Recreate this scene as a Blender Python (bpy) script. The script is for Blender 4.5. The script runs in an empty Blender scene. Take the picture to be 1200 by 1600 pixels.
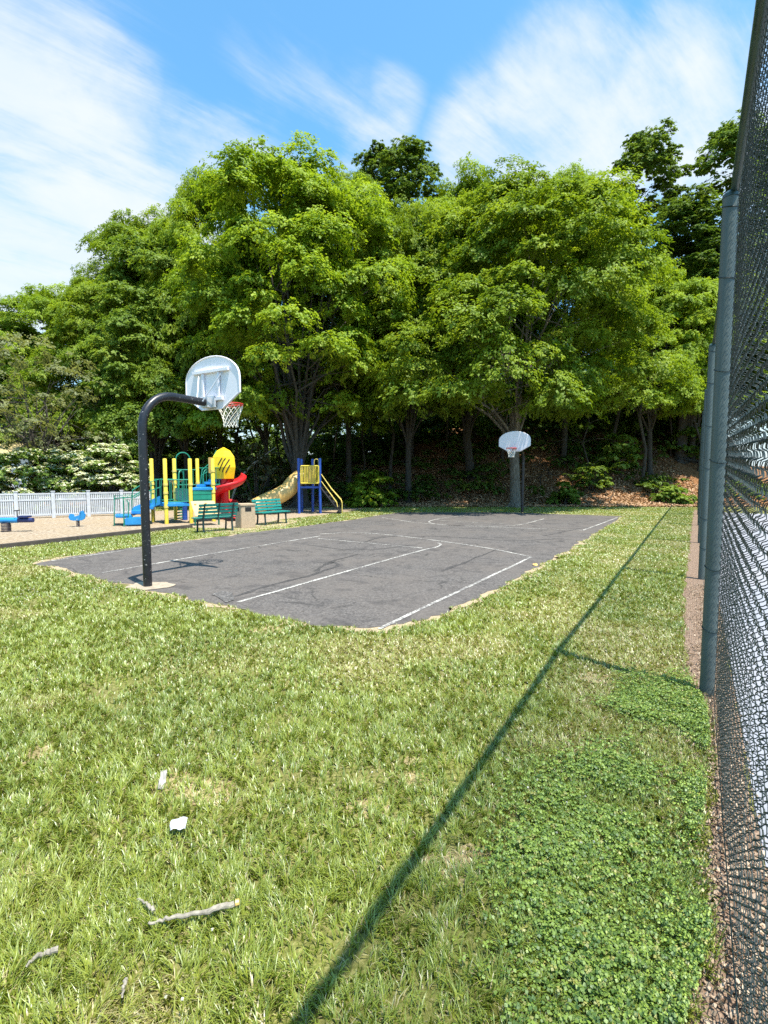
import bpy, bmesh, math, random
import numpy as np
from mathutils import Vector, Matrix

random.seed(7)
rng = np.random.default_rng(7)
R = math.radians
PI = math.pi
scene = bpy.context.scene
COL = scene.collection

# ------------------------------------------------------------------ camera model
CAM_H = 1.8
FPX = 800.0
PITCH = math.atan(60 / 800)
FW = np.array([0, math.cos(PITCH), -math.sin(PITCH)])
UP = np.array([0, math.sin(PITCH), math.cos(PITCH)])
RX = np.array([1.0, 0, 0])

def ray(px, py):
    return FW + RX * ((px - 600) / FPX) + UP * (-(py - 800) / FPX)

def G(px, py, z=0.0):
    d = ray(px, py)
    t = (z - CAM_H) / d[2]
    return (d[0] * t, d[1] * t)

def X_at(px, Y, z=1.8):
    """world x of picture column px at world depth Y and height z"""
    d = Y * FW[1] + (z - CAM_H) * FW[2]
    return (px - 600) / FPX * d

def Z_at(py, Y):
    v = -(py - 800) / FPX
    # Y = t*(FWy + v*UPy); z = t*(FWz+v*UPz)
    t = Y / (FW[1] + v * UP[1])
    return CAM_H + t * (FW[2] + v * UP[2])

AX = np.array([0.5203, 0.8540])      # along court and tall fence
PX = np.array([0.8540, -0.5203])     # square to it, to the right
ANG = math.atan2(AX[1], AX[0])       # world angle of AX

def SE(s, e):
    return (s * AX[0] + e * PX[0], s * AX[1] + e * PX[1])

# ------------------------------------------------------------------ helpers
def sstep(a, b, x):
    t = np.clip((x - a) / (b - a), 0, 1)
    return t * t * (3 - 2 * t)

def hz(x, y):
    """terrain height"""
    x = np.asarray(x, float); y = np.asarray(y, float)
    h = (1.0 + 4.6 * sstep(-9, 6, x)) * (1 - .97 * sstep(1.0, 5.5, x * .8540 - y * .5203))
    base = 28.3 + 0.9 * np.sin(x * .35) * .5
    t = sstep(0, 15, y - base)
    return h * t + 0.25 * t * np.sin(x * .9 + y * .6)

_perm = np.random.default_rng(3).random((256, 256))
def vnoise(x, y, sc=1.0, off=0):
    x = np.asarray(x) * sc + 37.3 + off; y = np.asarray(y) * sc + 91.7 + off * 1.7
    xi = np.floor(x).astype(int); yi = np.floor(y).astype(int)
    fx = x - xi; fy = y - yi
    fx = fx * fx * (3 - 2 * fx); fy = fy * fy * (3 - 2 * fy)
    a = _perm[xi % 256, yi % 256]; b = _perm[(xi + 1) % 256, yi % 256]
    c = _perm[xi % 256, (yi + 1) % 256]; d = _perm[(xi + 1) % 256, (yi + 1) % 256]
    return (a * (1 - fx) + b * fx) * (1 - fy) + (c * (1 - fx) + d * fx) * fy

def in_poly(x, y, poly):
    x = np.asarray(x); y = np.asarray(y)
    ins = np.zeros(x.shape, bool)
    n = len(poly)
    for i in range(n):
        x1, y1 = poly[i]; x2, y2 = poly[(i + 1) % n]
        if y1 == y2: continue
        c = ((y1 > y) != (y2 > y)) & (x < (x2 - x1) * (y - y1) / (y2 - y1) + x1)
        ins ^= c
    return ins

def link(o, parent=None):
    COL.objects.link(o)
    if parent is not None: o.parent = parent
    return o

def tag(o, label=None, cat=None, group=None, kind=None):
    if label: o['label'] = label
    if cat: o['category'] = cat
    if group: o['group'] = group
    if kind: o['kind'] = kind
    return o

def empty(name, loc=(0, 0, 0), rz=0.0, label=None, cat=None, group=None):
    o = bpy.data.objects.new(name, None)
    o.location = loc; o.rotation_euler = (0, 0, rz); o.empty_display_size = .3
    link(o)
    return tag(o, label, cat, group)

def copy_tree(o, parent=None):
    c = o.copy(); COL.objects.link(c)
    if parent is not None: c.parent = parent
    for ch in list(o.children): copy_tree(ch, c)
    return c

class MB:
    """collects boxes, tubes and plates; build() links them as one mesh object"""
    def __init__(s): s.v = []; s.f = []
    def add(s, vs, fs):
        k = len(s.v); s.v += [tuple(map(float, p)) for p in vs]; s.f += [tuple(i + k for i in f) for f in fs]
    def box(s, c, size, rot=None):
        x, y, z = [d / 2 for d in size]
        vs = [Vector(p) for p in ((-x,-y,-z),(x,-y,-z),(x,y,-z),(-x,y,-z),(-x,-y,z),(x,-y,z),(x,y,z),(-x,y,z))]
        if rot is not None: vs = [rot @ p for p in vs]
        c = Vector(c)
        s.add([p + c for p in vs], [(0,3,2,1),(4,5,6,7),(0,1,5,4),(1,2,6,5),(2,3,7,6),(3,0,4,7)])
        return s
    def tube(s, pts, r, n=10, cap=True, closed=False):
        pts = [Vector(p) for p in pts]
        m = len(pts)
        rs = r if isinstance(r, (list, tuple)) else [r] * m
        tans = []
        for i in range(m):
            if closed: t = pts[(i + 1) % m] - pts[i - 1]
            else: t = pts[min(i + 1, m - 1)] - pts[max(i - 1, 0)]
            tans.append(t.normalized())
        ref = Vector((0, 0, 1)) if abs(tans[0].z) < .9 else Vector((1, 0, 0))
        u = tans[0].cross(ref).normalized()
        rings = []
        for i in range(m):
            t = tans[i]
            u = (u - t * u.dot(t)).normalized(); w = t.cross(u)
            rings.append([pts[i] + (u * math.cos(2 * PI * k / n) + w * math.sin(2 * PI * k / n)) * rs[i] for k in range(n)])
        vs = [p for ring in rings for p in ring]
        fs = []
        for i in range(m if closed else m - 1):
            j = (i + 1) % m
            for k in range(n):
                k2 = (k + 1) % n
                fs.append((i * n + k, i * n + k2, j * n + k2, j * n + k))
        if cap and not closed:
            fs.append(tuple(range(n))[::-1]); fs.append(tuple((m - 1) * n + k for k in range(n)))
        s.add(vs, fs); return s
    def prism(s, outline, to3, depth):
        """outline: 2D points; to3(u,v,d) -> 3D; extruded from d=0 to depth"""
        n = len(outline)
        vs = [to3(u, v, 0) for u, v in outline] + [to3(u, v, depth) for u, v in outline]
        fs = [tuple(range(n))[::-1], tuple(range(n, 2 * n))] + [(i, (i + 1) % n, n + (i + 1) % n, n + i) for i in range(n)]
        s.add(vs, fs); return s
    def build(s, name, mat, parent=None, bevel=0, smooth=True):
        me = bpy.data.meshes.new(name)
        me.from_pydata(s.v, [], s.f)
        bm = bmesh.new(); bm.from_mesh(me)
        bmesh.ops.recalc_face_normals(bm, faces=bm.faces)
        if bevel > 0:
            es = [e for e in bm.edges if len(e.link_faces) == 2 and e.calc_face_angle(0) > .6]
            bmesh.ops.bevel(bm, geom=es, offset=bevel, segments=2, affect='EDGES', clamp_overlap=True)
        bm.to_mesh(me); bm.free()
        if smooth:
            me.polygons.foreach_set('use_smooth', [True] * len(me.polygons))
            try: me.set_sharp_from_angle(angle=R(38))
            except Exception: pass
        me.materials.append(mat)
        o = bpy.data.objects.new(name, me)
        return link(o, parent)

def mesh_np(name, verts, faces, mat, parent=None, cols=None, smooth=False):
    verts = np.ascontiguousarray(verts, np.float32).reshape(-1, 3)
    faces = np.ascontiguousarray(faces, np.int32)
    k = faces.shape[1]
    me = bpy.data.meshes.new(name)
    me.vertices.add(len(verts)); me.vertices.foreach_set('co', verts.ravel())
    me.loops.add(faces.size); me.loops.foreach_set('vertex_index', faces.ravel())
    me.polygons.add(len(faces))
    me.polygons.foreach_set('loop_start', np.arange(0, faces.size, k, dtype=np.int32))
    if smooth: me.polygons.foreach_set('use_smooth', np.ones(len(faces), bool))
    me.update(calc_edges=True)
    if cols is not None:
        a = me.color_attributes.new('Col', 'FLOAT_COLOR', 'POINT')
        c4 = np.ones((len(verts), 4), np.float32); c4[:, :3] = cols
        a.data.foreach_set('color', c4.ravel())
    me.materials.append(mat)
    o = bpy.data.objects.new(name, me)
    return link(o, parent)

# ------------------------------------------------------------------ materials
def new_mat(name):
    m = bpy.data.materials.new(name); m.use_nodes = True
    nt = m.node_tree; nt.nodes.clear()
    out = nt.nodes.new('ShaderNodeOutputMaterial')
    return m, nt, out

def N(nt, typ, **kw):
    n = nt.nodes.new(typ)
    for k, v in kw.items(): setattr(n, k, v)
    return n

def ramp(nt, fac, stops, interp='LINEAR'):
    n = N(nt, 'ShaderNodeValToRGB'); cr = n.color_ramp; cr.interpolation = interp
    while len(cr.elements) < len(stops): cr.elements.new(.5)
    for e, (p, c) in zip(cr.elements, stops):
        e.position = p; e.color = (c[0], c[1], c[2], 1) if not isinstance(c, (int, float)) else (c, c, c, 1)
    nt.links.new(fac, n.inputs['Fac']); return n.outputs['Color']

def noise(nt, scale, detail=4, rough=.55, coord=None, dist=0):
    n = N(nt, 'ShaderNodeTexNoise'); n.inputs['Scale'].default_value = scale
    n.inputs['Detail'].default_value = detail; n.inputs['Roughness'].default_value = rough
    n.inputs['Distortion'].default_value = dist
    if coord is not None: nt.links.new(coord, n.inputs['Vector'])
    return n.outputs['Fac']

def mix(nt, fac, a, b, blend='MIX'):
    n = N(nt, 'ShaderNodeMix', data_type='RGBA', blend_type=blend)
    if isinstance(fac, (int, float)): n.inputs[0].default_value = fac
    else: nt.links.new(fac, n.inputs[0])
    for s, i in ((a, 6), (b, 7)):
        if isinstance(s, tuple): n.inputs[i].default_value = (*s[:3], 1)
        else: nt.links.new(s, n.inputs[i])
    return n.outputs[2]

def math_n(nt, op, a, b=None, clamp=False):
    n = N(nt, 'ShaderNodeMath', operation=op); n.use_clamp = clamp
    for s, i in ((a, 0), (b, 1)):
        if s is None: continue
        if isinstance(s, (int, float)): n.inputs[i].default_value = s
        else: nt.links.new(s, n.inputs[i])
    return n.outputs[0]

def bump(nt, h, strength=.3, dist=.01):
    n = N(nt, 'ShaderNodeBump'); n.inputs['Strength'].default_value = strength; n.inputs['Distance'].default_value = dist
    nt.links.new(h, n.inputs['Height']); return n.outputs['Normal']

def objco(nt):
    return N(nt, 'ShaderNodeTexCoord').outputs['Object']

def world_pos(nt):
    return N(nt, 'ShaderNodeNewGeometry').outputs['Position']

def paint(name, col, rough=.45, var=.18, wear=None, wear_col=(.3, .28, .25), metal=0, scale=6, bumpy=0, spec=.5):
    """paint or plastic with weathering"""
    m, nt, out = new_mat(name)
    p = N(nt, 'ShaderNodeBsdfPrincipled')
    co = objco(nt)
    nz = noise(nt, scale, 5, .6, co)
    dark = tuple(c * (1 - var) for c in col); lite = tuple(min(1, c * (1 + var)) for c in col)
    c = ramp(nt, nz, [(.3, dark), (.7, lite)])
    if wear:
        w = noise(nt, wear[0], 6, .7, co)
        wm = ramp(nt, w, [(wear[1], 0.0), (wear[1] + .05, 1.0)])
        c = mix(nt, wm, c, wear_col)
    nt.links.new(c, p.inputs['Base Color'])
    rr = ramp(nt, nz, [(.2, rough * .85), (.8, min(1, rough * 1.25))])
    nt.links.new(rr, p.inputs['Roughness'])
    p.inputs['Metallic'].default_value = metal
    p.inputs['Specular IOR Level'].default_value = spec
    if bumpy: nt.links.new(bump(nt, noise(nt, scale * 6, 4, .6, co), bumpy, .005), p.inputs['Normal'])
    nt.links.new(p.outputs[0], out.inputs[0])
    return m

def leaf_mat(name, trans=.45, hue_jit=.12, rough=.55, gloss=.015, tint=(1, 1, 1)):
    """colour from the mesh, small shift per tree; diffuse + translucent"""
    m, nt, out = new_mat(name)
    a = N(nt, 'ShaderNodeAttribute', attribute_name='Col')
    oi = N(nt, 'ShaderNodeObjectInfo')
    hs = N(nt, 'ShaderNodeHueSaturation')
    nt.links.new(a.outputs['Color'], hs.inputs['Color'])
    mr = N(nt, 'ShaderNodeMapRange'); mr.inputs[3].default_value = 1 - hue_jit; mr.inputs[4].default_value = 1 + hue_jit
    nt.links.new(oi.outputs['Random'], mr.inputs[0]); nt.links.new(mr.outputs[0], hs.inputs['Value'])
    col = mix(nt, 1.0, hs.outputs[0], tint, 'MULTIPLY')
    d = N(nt, 'ShaderNodeBsdfDiffuse'); t = N(nt, 'ShaderNodeBsdfTranslucent'); g = N(nt, 'ShaderNodeBsdfGlossy')
    g.inputs['Roughness'].default_value = rough
    g.inputs['Color'].default_value = (.9, .95, 1, 1)
    nt.links.new(col, d.inputs[0])
    tc = mix(nt, 1.0, col, (1.25, 1.2, .55), 'MULTIPLY'); nt.links.new(tc, t.inputs[0])
    m1 = N(nt, 'ShaderNodeMixShader'); m1.inputs[0].default_value = trans
    nt.links.new(d.outputs[0], m1.inputs[1]); nt.links.new(t.outputs[0], m1.inputs[2])
    m2 = N(nt, 'ShaderNodeMixShader'); m2.inputs[0].default_value = gloss
    nt.links.new(m1.outputs[0], m2.inputs[1]); nt.links.new(g.outputs[0], m2.inputs[2])
    nt.links.new(m2.outputs[0], out.inputs[0])
    return m

M = {}
M['leaf'] = leaf_mat('leaf_bright')
M['grass'] = leaf_mat('grass_blade', trans=.3, hue_jit=0, gloss=.07, rough=.45)
M['clover'] = leaf_mat('clover_leaf', trans=.25, hue_jit=0, gloss=.05)
M['litter'] = leaf_mat('dry_leaf', trans=.1, hue_jit=0, gloss=.02)
M['flower'] = leaf_mat('petal', trans=.2, hue_jit=0, gloss=.01)
M['black'] = paint('black_paint', (.012, .012, .016), .35, .3, wear=(26, .63), wear_col=(.42, .41, .40), scale=8)
M['white_board'] = paint('white_board_paint', (.84, .80, .85), .4, .04, wear=(14, .74), wear_col=(.55, .54, .52), scale=3)
M['galv'] = paint('galvanised_steel', (.55, .57, .60), .4, .12, metal=.3)
M['red'] = paint('red_rim_paint', (.55, .03, .02), .4, .2)
M['cord'] = paint('net_cord', (.78, .76, .70), .9, .1)
M['yellow'] = paint('yellow_powder_coat', (.72, .56, .06), .4, .12)
M['yellow_plastic'] = paint('yellow_plastic', (.80, .55, .01), .4, .08)
M['pale_yellow'] = paint('faded_yellow_paint', (.74, .56, .14), .45, .12)
M['blue_plastic'] = paint('blue_plastic', (.02, .23, .52), .4, .12)
M['blue_coat'] = paint('blue_post_paint', (.02, .075, .36), .4, .2)
M['green_coat'] = paint('green_rail_paint', (.01, .20, .13), .4, .2)
M['green_plastic'] = paint('green_plastic', (.015, .24, .16), .4, .12)
M['red_plastic'] = paint('red_plastic', (.58, .015, .02), .35, .12)
M['tan_plastic'] = paint('tan_plastic', (.60, .38, .12), .4, .12)
M['rock_tan'] = paint('tan_panel', (.60, .42, .17), .55, .15)
M['navy'] = paint('navy_plastic', (.02, .03, .12), .45, .2)
M['dark_grip'] = paint('dark_rubber', (.015, .015, .016), .7, .2)
M['teal'] = paint('teal_bench_coat', (.015, .22, .19), .4, .18, wear=(20, .70), wear_col=(.03, .09, .08))
M['dark_green'] = paint('dark_frame_paint', (.01, .035, .035), .45, .2)
M['concrete_tan'] = paint('tan_aggregate', (.44, .33, .22), .9, .2, scale=30, bumpy=.4)
M['opening'] = paint('dark_opening', (.012, .012, .012), .9, .1)
M['vinyl'] = paint('white_vinyl', (.52, .53, .555), .45, .12)
M['fence_green'] = paint('green_fence_post', (.075, .10, .095), .5, .14, scale=4)
M['rail_shaded'] = paint('shaded_green_rail', (.03, .06, .06), .4, .2)  # green darkened to paint in the rail's shadowed underside
M['wire'] = paint('dark_green_wire', (.012, .024, .024), .4, .2, spec=.3)
M['timber'] = paint('weathered_timber', (.075, .06, .05), .9, .35, scale=5, bumpy=.4)
M['wood_stick'] = paint('bleached_stick', (.27, .24, .195), .9, .4, scale=40, bumpy=.4)
M['paper'] = paint('white_paper', (.50, .51, .54), .7, .2)
M['film'] = paint('dull_film', (.33, .31, .28), .5, .3, scale=30)
M['siding'] = paint('pale_siding', (.74, .75, .76), .6, .06)
M['roof'] = paint('tan_roof', (.42, .33, .16), .9, .2)
M['window'] = paint('window_glass', (.05, .06, .08), .08, .2)
M['spring'] = paint('dark_spring', (.05, .04, .05), .5, .2)
M['concrete_pad'] = paint('pale_concrete', (.33, .27, .20), .9, .25, scale=12, bumpy=.4)

def bark_mat(f=1.0):
    m, nt, out = new_mat('bark')
    p = N(nt, 'ShaderNodeBsdfPrincipled'); co = objco(nt)
    mp = N(nt, 'ShaderNodeMapping'); mp.inputs['Scale'].default_value = (6, 6, 1.2); nt.links.new(co, mp.inputs[0])
    n1 = noise(nt, 3, 6, .65, mp.outputs[0])
    c = ramp(nt, n1, [(.3, (.045 * f, .036 * f, .028 * f)), (.5, (.12 * f, .10 * f, .08 * f)), (.72, (.23 * f, .20 * f, .165 * f))])
    nt.links.new(c, p.inputs['Base Color']); p.inputs['Roughness'].default_value = .95
    nt.links.new(bump(nt, n1, .8, .05), p.inputs['Normal'])
    nt.links.new(p.outputs[0], out.inputs[0]); return m
M['bark'] = bark_mat(.5); M['pale_bark'] = bark_mat(1.35)  # default bark darkened in colour to stand in for shade under the crowns

def ground_mat():
    m, nt, out = new_mat('soil_and_thatch')
    p = N(nt, 'ShaderNodeBsdfPrincipled'); co = world_pos(nt)
    a = N(nt, 'ShaderNodeAttribute', attribute_name='Col')
    sp = N(nt, 'ShaderNodeSeparateColor'); nt.links.new(a.outputs['Color'], sp.inputs[0])
    n1 = noise(nt, 1.3, 5, .6, co); n2 = noise(nt, 45, 4, .7, co); n3 = noise(nt, .35, 3, .5, co)
    g = ramp(nt, n2, [(.25, (.05, .06, .014)), (.5, (.16, .165, .045)), (.75, (.36, .33, .14))])
    g = mix(nt, ramp(nt, n1, [(.45, 0.0), (.7, .6)]), g, (.20, .155, .085))
    g = mix(nt, ramp(nt, n3, [(.35, 0.0), (.7, .3)]), g, (.10, .13, .03))
    l = ramp(nt, noise(nt, 9, 6, .75, co), [(.25, (.04, .022, .012)), (.45, (.15, .075, .035)), (.6, (.30, .15, .07)), (.8, (.42, .30, .18))])
    c = mix(nt, sp.outputs[0], g, l)
    nt.links.new(c, p.inputs['Base Color']); p.inputs['Roughness'].default_value = 1
    p.inputs['Specular IOR Level'].default_value = .1
    nt.links.new(bump(nt, n2, .6, .03), p.inputs['Normal'])
    nt.links.new(p.outputs[0], out.inputs[0]); return m
M['ground'] = ground_mat()

def asphalt_mat():
    m, nt, out = new_mat('worn_asphalt')
    p = N(nt, 'ShaderNodeBsdfPrincipled'); co = world_pos(nt)
    fine = noise(nt, 75, 5, .85, co); mid = noise(nt, 14, 6, .8, co); big = noise(nt, .45, 5, .6, co); st = noise(nt, 2.2, 5, .65, co, .8)
    c = ramp(nt, fine, [(.30, (.03, .028, .028)), (.48, (.072, .066, .065)), (.60, (.14, .128, .12)), (.74, (.30, .28, .26))])
    c = mix(nt, ramp(nt, mid, [(.40, 0.0), (.68, .75)]), c, (.135, .123, .118))
    c = mix(nt, ramp(nt, noise(nt, 30, 3, .8, co), [(.46, 0.0), (.60, .55)]), c, (.195, .175, .162))
    c = mix(nt, ramp(nt, noise(nt, 21, 3, .8, co), [(.48, 0.0), (.60, .65)]), c, (.046, .041, .039))
    c = mix(nt, ramp(nt, big, [(.40, .0), (.62, .6)]), c, (.13, .112, .10))
    c = mix(nt, ramp(nt, st, [(.50, .0), (.68, .6)]), c, (.042, .039, .040))
    v = N(nt, 'ShaderNodeTexVoronoi', feature='DISTANCE_TO_EDGE'); v.inputs['Scale'].default_value = .42
    dm = N(nt, 'ShaderNodeVectorMath', operation='MULTIPLY_ADD')
    nd = N(nt, 'ShaderNodeTexNoise'); nd.inputs['Scale'].default_value = 1.6; nd.inputs['Detail'].default_value = 5
    nt.links.new(co, nd.inputs['Vector'])
    nt.links.new(nd.outputs['Color'], dm.inputs[0]); dm.inputs[1].default_value = (1.1, 1.1, 0); nt.links.new(co, dm.inputs[2])
    nt.links.new(dm.outputs[0], v.inputs['Vector'])
    cm = ramp(nt, v.outputs['Distance'], [(.0, .75), (.012, 0.0)])
    brk = ramp(nt, noise(nt, .7, 2, .5, co), [(.48, 0.0), (.56, 1.0)])
    cm = math_n(nt, 'MULTIPLY', cm, brk)
    c = mix(nt, cm, c, (.03, .029, .028))
    nt.links.new(c, p.inputs['Base Color']); p.inputs['Roughness'].default_value = .93
    p.inputs['Specular IOR Level'].default_value = .25
    nt.links.new(bump(nt, fine, .6, .006), p.inputs['Normal'])
    nt.links.new(p.outputs[0], out.inputs[0]); return m
M['asphalt'] = asphalt_mat()

def line_mat():
    m, nt, out = new_mat('worn_line_paint')
    p = N(nt, 'ShaderNodeBsdfPrincipled'); co = world_pos(nt)
    w = noise(nt, 26, 6, .8, co); w2 = noise(nt, 1.7, 4, .6, co)
    f = math_n(nt, 'ADD', w, math_n(nt, 'MULTIPLY', w2, .45))
    c = ramp(nt, f, [(.64, (.52, .50, .46)), (.77, (.13, .12, .115))])
    nt.links.new(c, p.inputs['Base Color']); p.inputs['Roughness'].default_value = .85
    nt.links.new(p.outputs[0], out.inputs[0]); return m
M['line'] = line_mat()

def speck(name, stops, scale, bs=.6, bd=.02, extra=None):
    m, nt, out = new_mat(name)
    p = N(nt, 'ShaderNodeBsdfPrincipled'); co = world_pos(nt)
    n1 = noise(nt, scale, 5, .75, co)
    c = ramp(nt, n1, stops)
    if extra:
        c = mix(nt, ramp(nt, noise(nt, extra[0], 4, .6, co), [(.42, 0.0), (.68, extra[1])]), c, extra[2])
    nt.links.new(c, p.inputs['Base Color']); p.inputs['Roughness'].default_value = .95
    p.inputs['Specular IOR Level'].default_value = .15
    nt.links.new(bump(nt, n1, bs, bd), p.inputs['Normal'])
    nt.links.new(p.outputs[0], out.inputs[0]); return m
M['chips'] = speck('wood_chips', [(.3, (.10, .07, .045)), (.45, (.27, .205, .145)), (.58, (.42, .345, .26)), (.72, (.58, .50, .40))], 11, .9, .05, (.8, .6, (.34, .25, .15)))
M['sandy'] = speck('sandy_soil', [(.3, (.20, .15, .09)), (.5, (.36, .28, .18)), (.75, (.50, .42, .30))], 40, .5, .01)
M['thatch'] = speck('dead_thatch', [(.3, (.13, .095, .045)), (.5, (.30, .24, .12)), (.72, (.52, .44, .26))], 55, .7, .015)
M['mulch'] = speck('leaf_mulch', [(.28, (.05, .03, .02)), (.45, (.20, .13, .09)), (.6, (.36, .26, .19)), (.78, (.55, .45, .36))], 70, .8, .015)
M['tennis'] = speck('grey_court', [(.3, (.22, .23, .265)), (.7, (.30, .305, .34))], 90, .2, .003, (.5, .5, (.32, .30, .31)))
M['tar'] = speck('tar_seal', [(.35, (.028, .027, .028)), (.6, (.085, .079, .077))], 22, .3, .004)
M['gravel'] = speck('gravel_patch', [(.35, (.05, .048, .047)), (.55, (.14, .13, .125)), (.75, (.40, .38, .36))], 30, .9, .02)

# ------------------------------------------------------------------ setting: terrain
xs = np.concatenate([[-600, -250, -120, -70, -50], np.arange(-40, 41, 1.0), [50, 70, 120, 250, 600]])
ys = np.concatenate([[-300, -100, -40], np.arange(-15, 61, 1.0), [75, 110, 200, 400, 900]])
gx, gy = np.meshgrid(xs, ys)
gz = hz(gx, gy)
nx, ny = len(xs), len(ys)
gv = np.stack([gx, gy, gz], -1).reshape(-1, 3)
ii = np.arange(nx * ny).reshape(ny, nx)
gf = np.stack([ii[:-1, :-1], ii[:-1, 1:], ii[1:, 1:], ii[1:, :-1]], -1).reshape(-1, 4)
bankm = sstep(27.3, 29.2, gy + .8 * np.sin(gx * 1.3)).reshape(-1)
gc = np.stack([bankm, bankm * 0, bankm * 0], -1)
tag(mesh_np('ground', gv, gf, M['ground'], cols=gc, smooth=True), kind='structure')

def ragged(px_pts, amp=.06, step=.12, z=.004, exact=False, seed=0):
    """closed outline on the ground with an uneven edge"""
    P = [Vector((*p, 0)) for p in px_pts]
    out = []
    for a, b in zip(P, P[1:] + P[:1]):
        n = max(1, int((b - a).length / step))
        nrm = Vector((-(b - a).y, (b - a).x, 0)).normalized()
        for k in range(n):
            q = a.lerp(b, k / n)
            d = (float(vnoise(q.x, q.y, 3, seed)) - .5) * 2 * amp + (float(vnoise(q.x, q.y, 9, seed + 5)) - .5) * amp
            q = q + nrm * (0 if exact else d)
            out.append((q.x, q.y))
    return out

def sheet(name, outline, mat, z, kind='structure', parent=None):
    me = bpy.data.meshes.new(name)
    bm = bmesh.new()
    vs = [bm.verts.new((x, y, z)) for x, y in outline]
    f = bm.faces.new(vs)
    bmesh.ops.triangulate(bm, faces=[f])
    bmesh.ops.recalc_face_normals(bm, faces=bm.faces)
    for f in bm.faces:
        if f.normal.z < 0: f.normal_flip()
    bm.to_mesh(me); bm.free(); me.materials.append(mat)
    o = bpy.data.objects.new(name, me); link(o, parent)
    if kind: o['kind'] = kind
    return o

COURT = [G(*p) for p in ((62,881),(150,903),(250,926),(360,950),(480,973),(560,984),(610,983),(690,962),(755,930),(850,880),(915,842),(972,807),(800,801),(622,801),(560,811),(450,826),(270,848),(100,871))]
court_out = ragged(COURT, .10, .12)
cx = sum(p[0] for p in COURT) / len(COURT); cy = sum(p[1] for p in COURT) / len(COURT)
SANDY = []
for (x, y) in COURT:
    d = Vector((x - cx, y - cy)); d = d * (1 + .11 / d.length); SANDY.append((cx + d.x, cy + d.y))
sandy_out = ragged(SANDY, .20, .15, seed=9)
sheet('soil_border', sandy_out, M['sandy'], .004)
court = sheet('court_surface', court_out, M['asphalt'], .008)

def ribbon(px_pts, width, z, name, mat, parent=None, smoothit=0, world=False, jitter=0):
    P = [Vector((*(p if world else G(*p)), 0)) for p in px_pts]
    for _ in range(smoothit):
        Q = [P[0]]
        for a, b in zip(P, P[1:]): Q += [a.lerp(b, .25), a.lerp(b, .75)]
        P = Q + [P[-1]]
    # resample
    D = [P[0]]
    for a, b in zip(P, P[1:]):
        n = max(1, int((b - a).length / .15))
        D += [a.lerp(b, k / n) for k in range(1, n + 1)]
    vs = []; fs = []
    for i, p in enumerate(D):
        t = (D[min(i + 1, len(D) - 1)] - D[max(i - 1, 0)]).normalized(); nrm = Vector((-t.y, t.x, 0))
        w = width * (1 + jitter * (random.random() - .5) * 2) / 2
        off = nrm * ((float(vnoise(p.x, p.y, 2.5)) - .5) * jitter * width * 2)
        vs += [p + nrm * w + off + Vector((0, 0, z)), p - nrm * w + off + Vector((0, 0, z))]
        if i: fs.append((2 * i - 2, 2 * i - 1, 2 * i + 1, 2 * i))
    me = bpy.data.meshes.new(name); me.from_pydata([tuple(v) for v in vs], [], fs); me.materials.append(mat)
    o = bpy.data.objects.new(name, me); link(o, parent)
    return o

LZ = .0125
for pts, sm in (
        (((592, 984), (830, 871)), 0),
        (((830, 871), (770, 858), (710, 849), (665, 843), (610, 836), (550, 832), (500, 835)), 2),
        (((372, 942), (530, 897), (660, 860), (682, 856), (690, 851), (683, 849)), 1),
        (((160, 896), (330, 866), (500, 838)), 0),
        (((497, 842), (660, 857)), 0),
        (((80, 877), (270, 850), (300, 846)), 0),
        (((965, 809), (911, 829)), 0),
        (((911, 829), (780, 824.5), (665, 819.5), (597, 809)), 1),
        (((850, 811), (808, 822.5), (760, 823), (690, 821), (664, 816), (690, 810), (725, 806)), 2),
        (((688, 813.5), (788, 819)), 0)):
    o = ribbon(pts, .060, LZ, 'court_line', M['line'], court, sm, jitter=.12)
for pts, w in (
        (((365, 935), (410, 917), (470, 905), (505, 893), (530, 884), (520, 878), (490, 880)), .07),
        (((495, 893), (515, 879), (560, 866)), .09),
        (((690, 893), (735, 876), (778, 858)), .07),
        (((560, 850), (600, 838), (690, 838), (800, 846), (880, 842)), .06),
        (((640, 853), (560, 862), (480, 852)), .05),
        (((850, 838), (905, 826)), .06)):
    ribbon(pts, w, .0105, 'tar_seam', M['tar'], court, 1, jitter=.6)

pad_c = G(232, 917)
sheet('concrete_pad', ragged([G(200, 919), G(225, 923), G(262, 919), G(272, 915), G(258, 911), G(218, 911)], .05, .05, seed=2), M['concrete_pad'], .017)
sheet('gravel', ragged([G(330, 931), G(352, 943), G(372, 938), G(366, 926), G(345, 924)], .08, .06, seed=4), M['gravel'], .0165)

CHIPS = [G(-260, 893), G(0, 857), G(230, 831), G(300, 825), G(360, 826), G(395, 822), G(440, 812), G(545, 800)] + [(-1.0, 26.6), (-6, 26.8), (-11, 24.5), (-14, 23.4), (-24, 21.4), (-30, 18)]
sheet('wood_chip_bed', ragged(CHIPS, .08, .3, seed=3), M['chips'], .006)
# worn earth in front of the benches
sheet('bare_earth', ragged([G(300, 829), G(362, 836), G(440, 824), G(470, 813), G(440, 813), G(360, 827)], .12, .15, seed=12), M['sandy'], .010)

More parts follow.
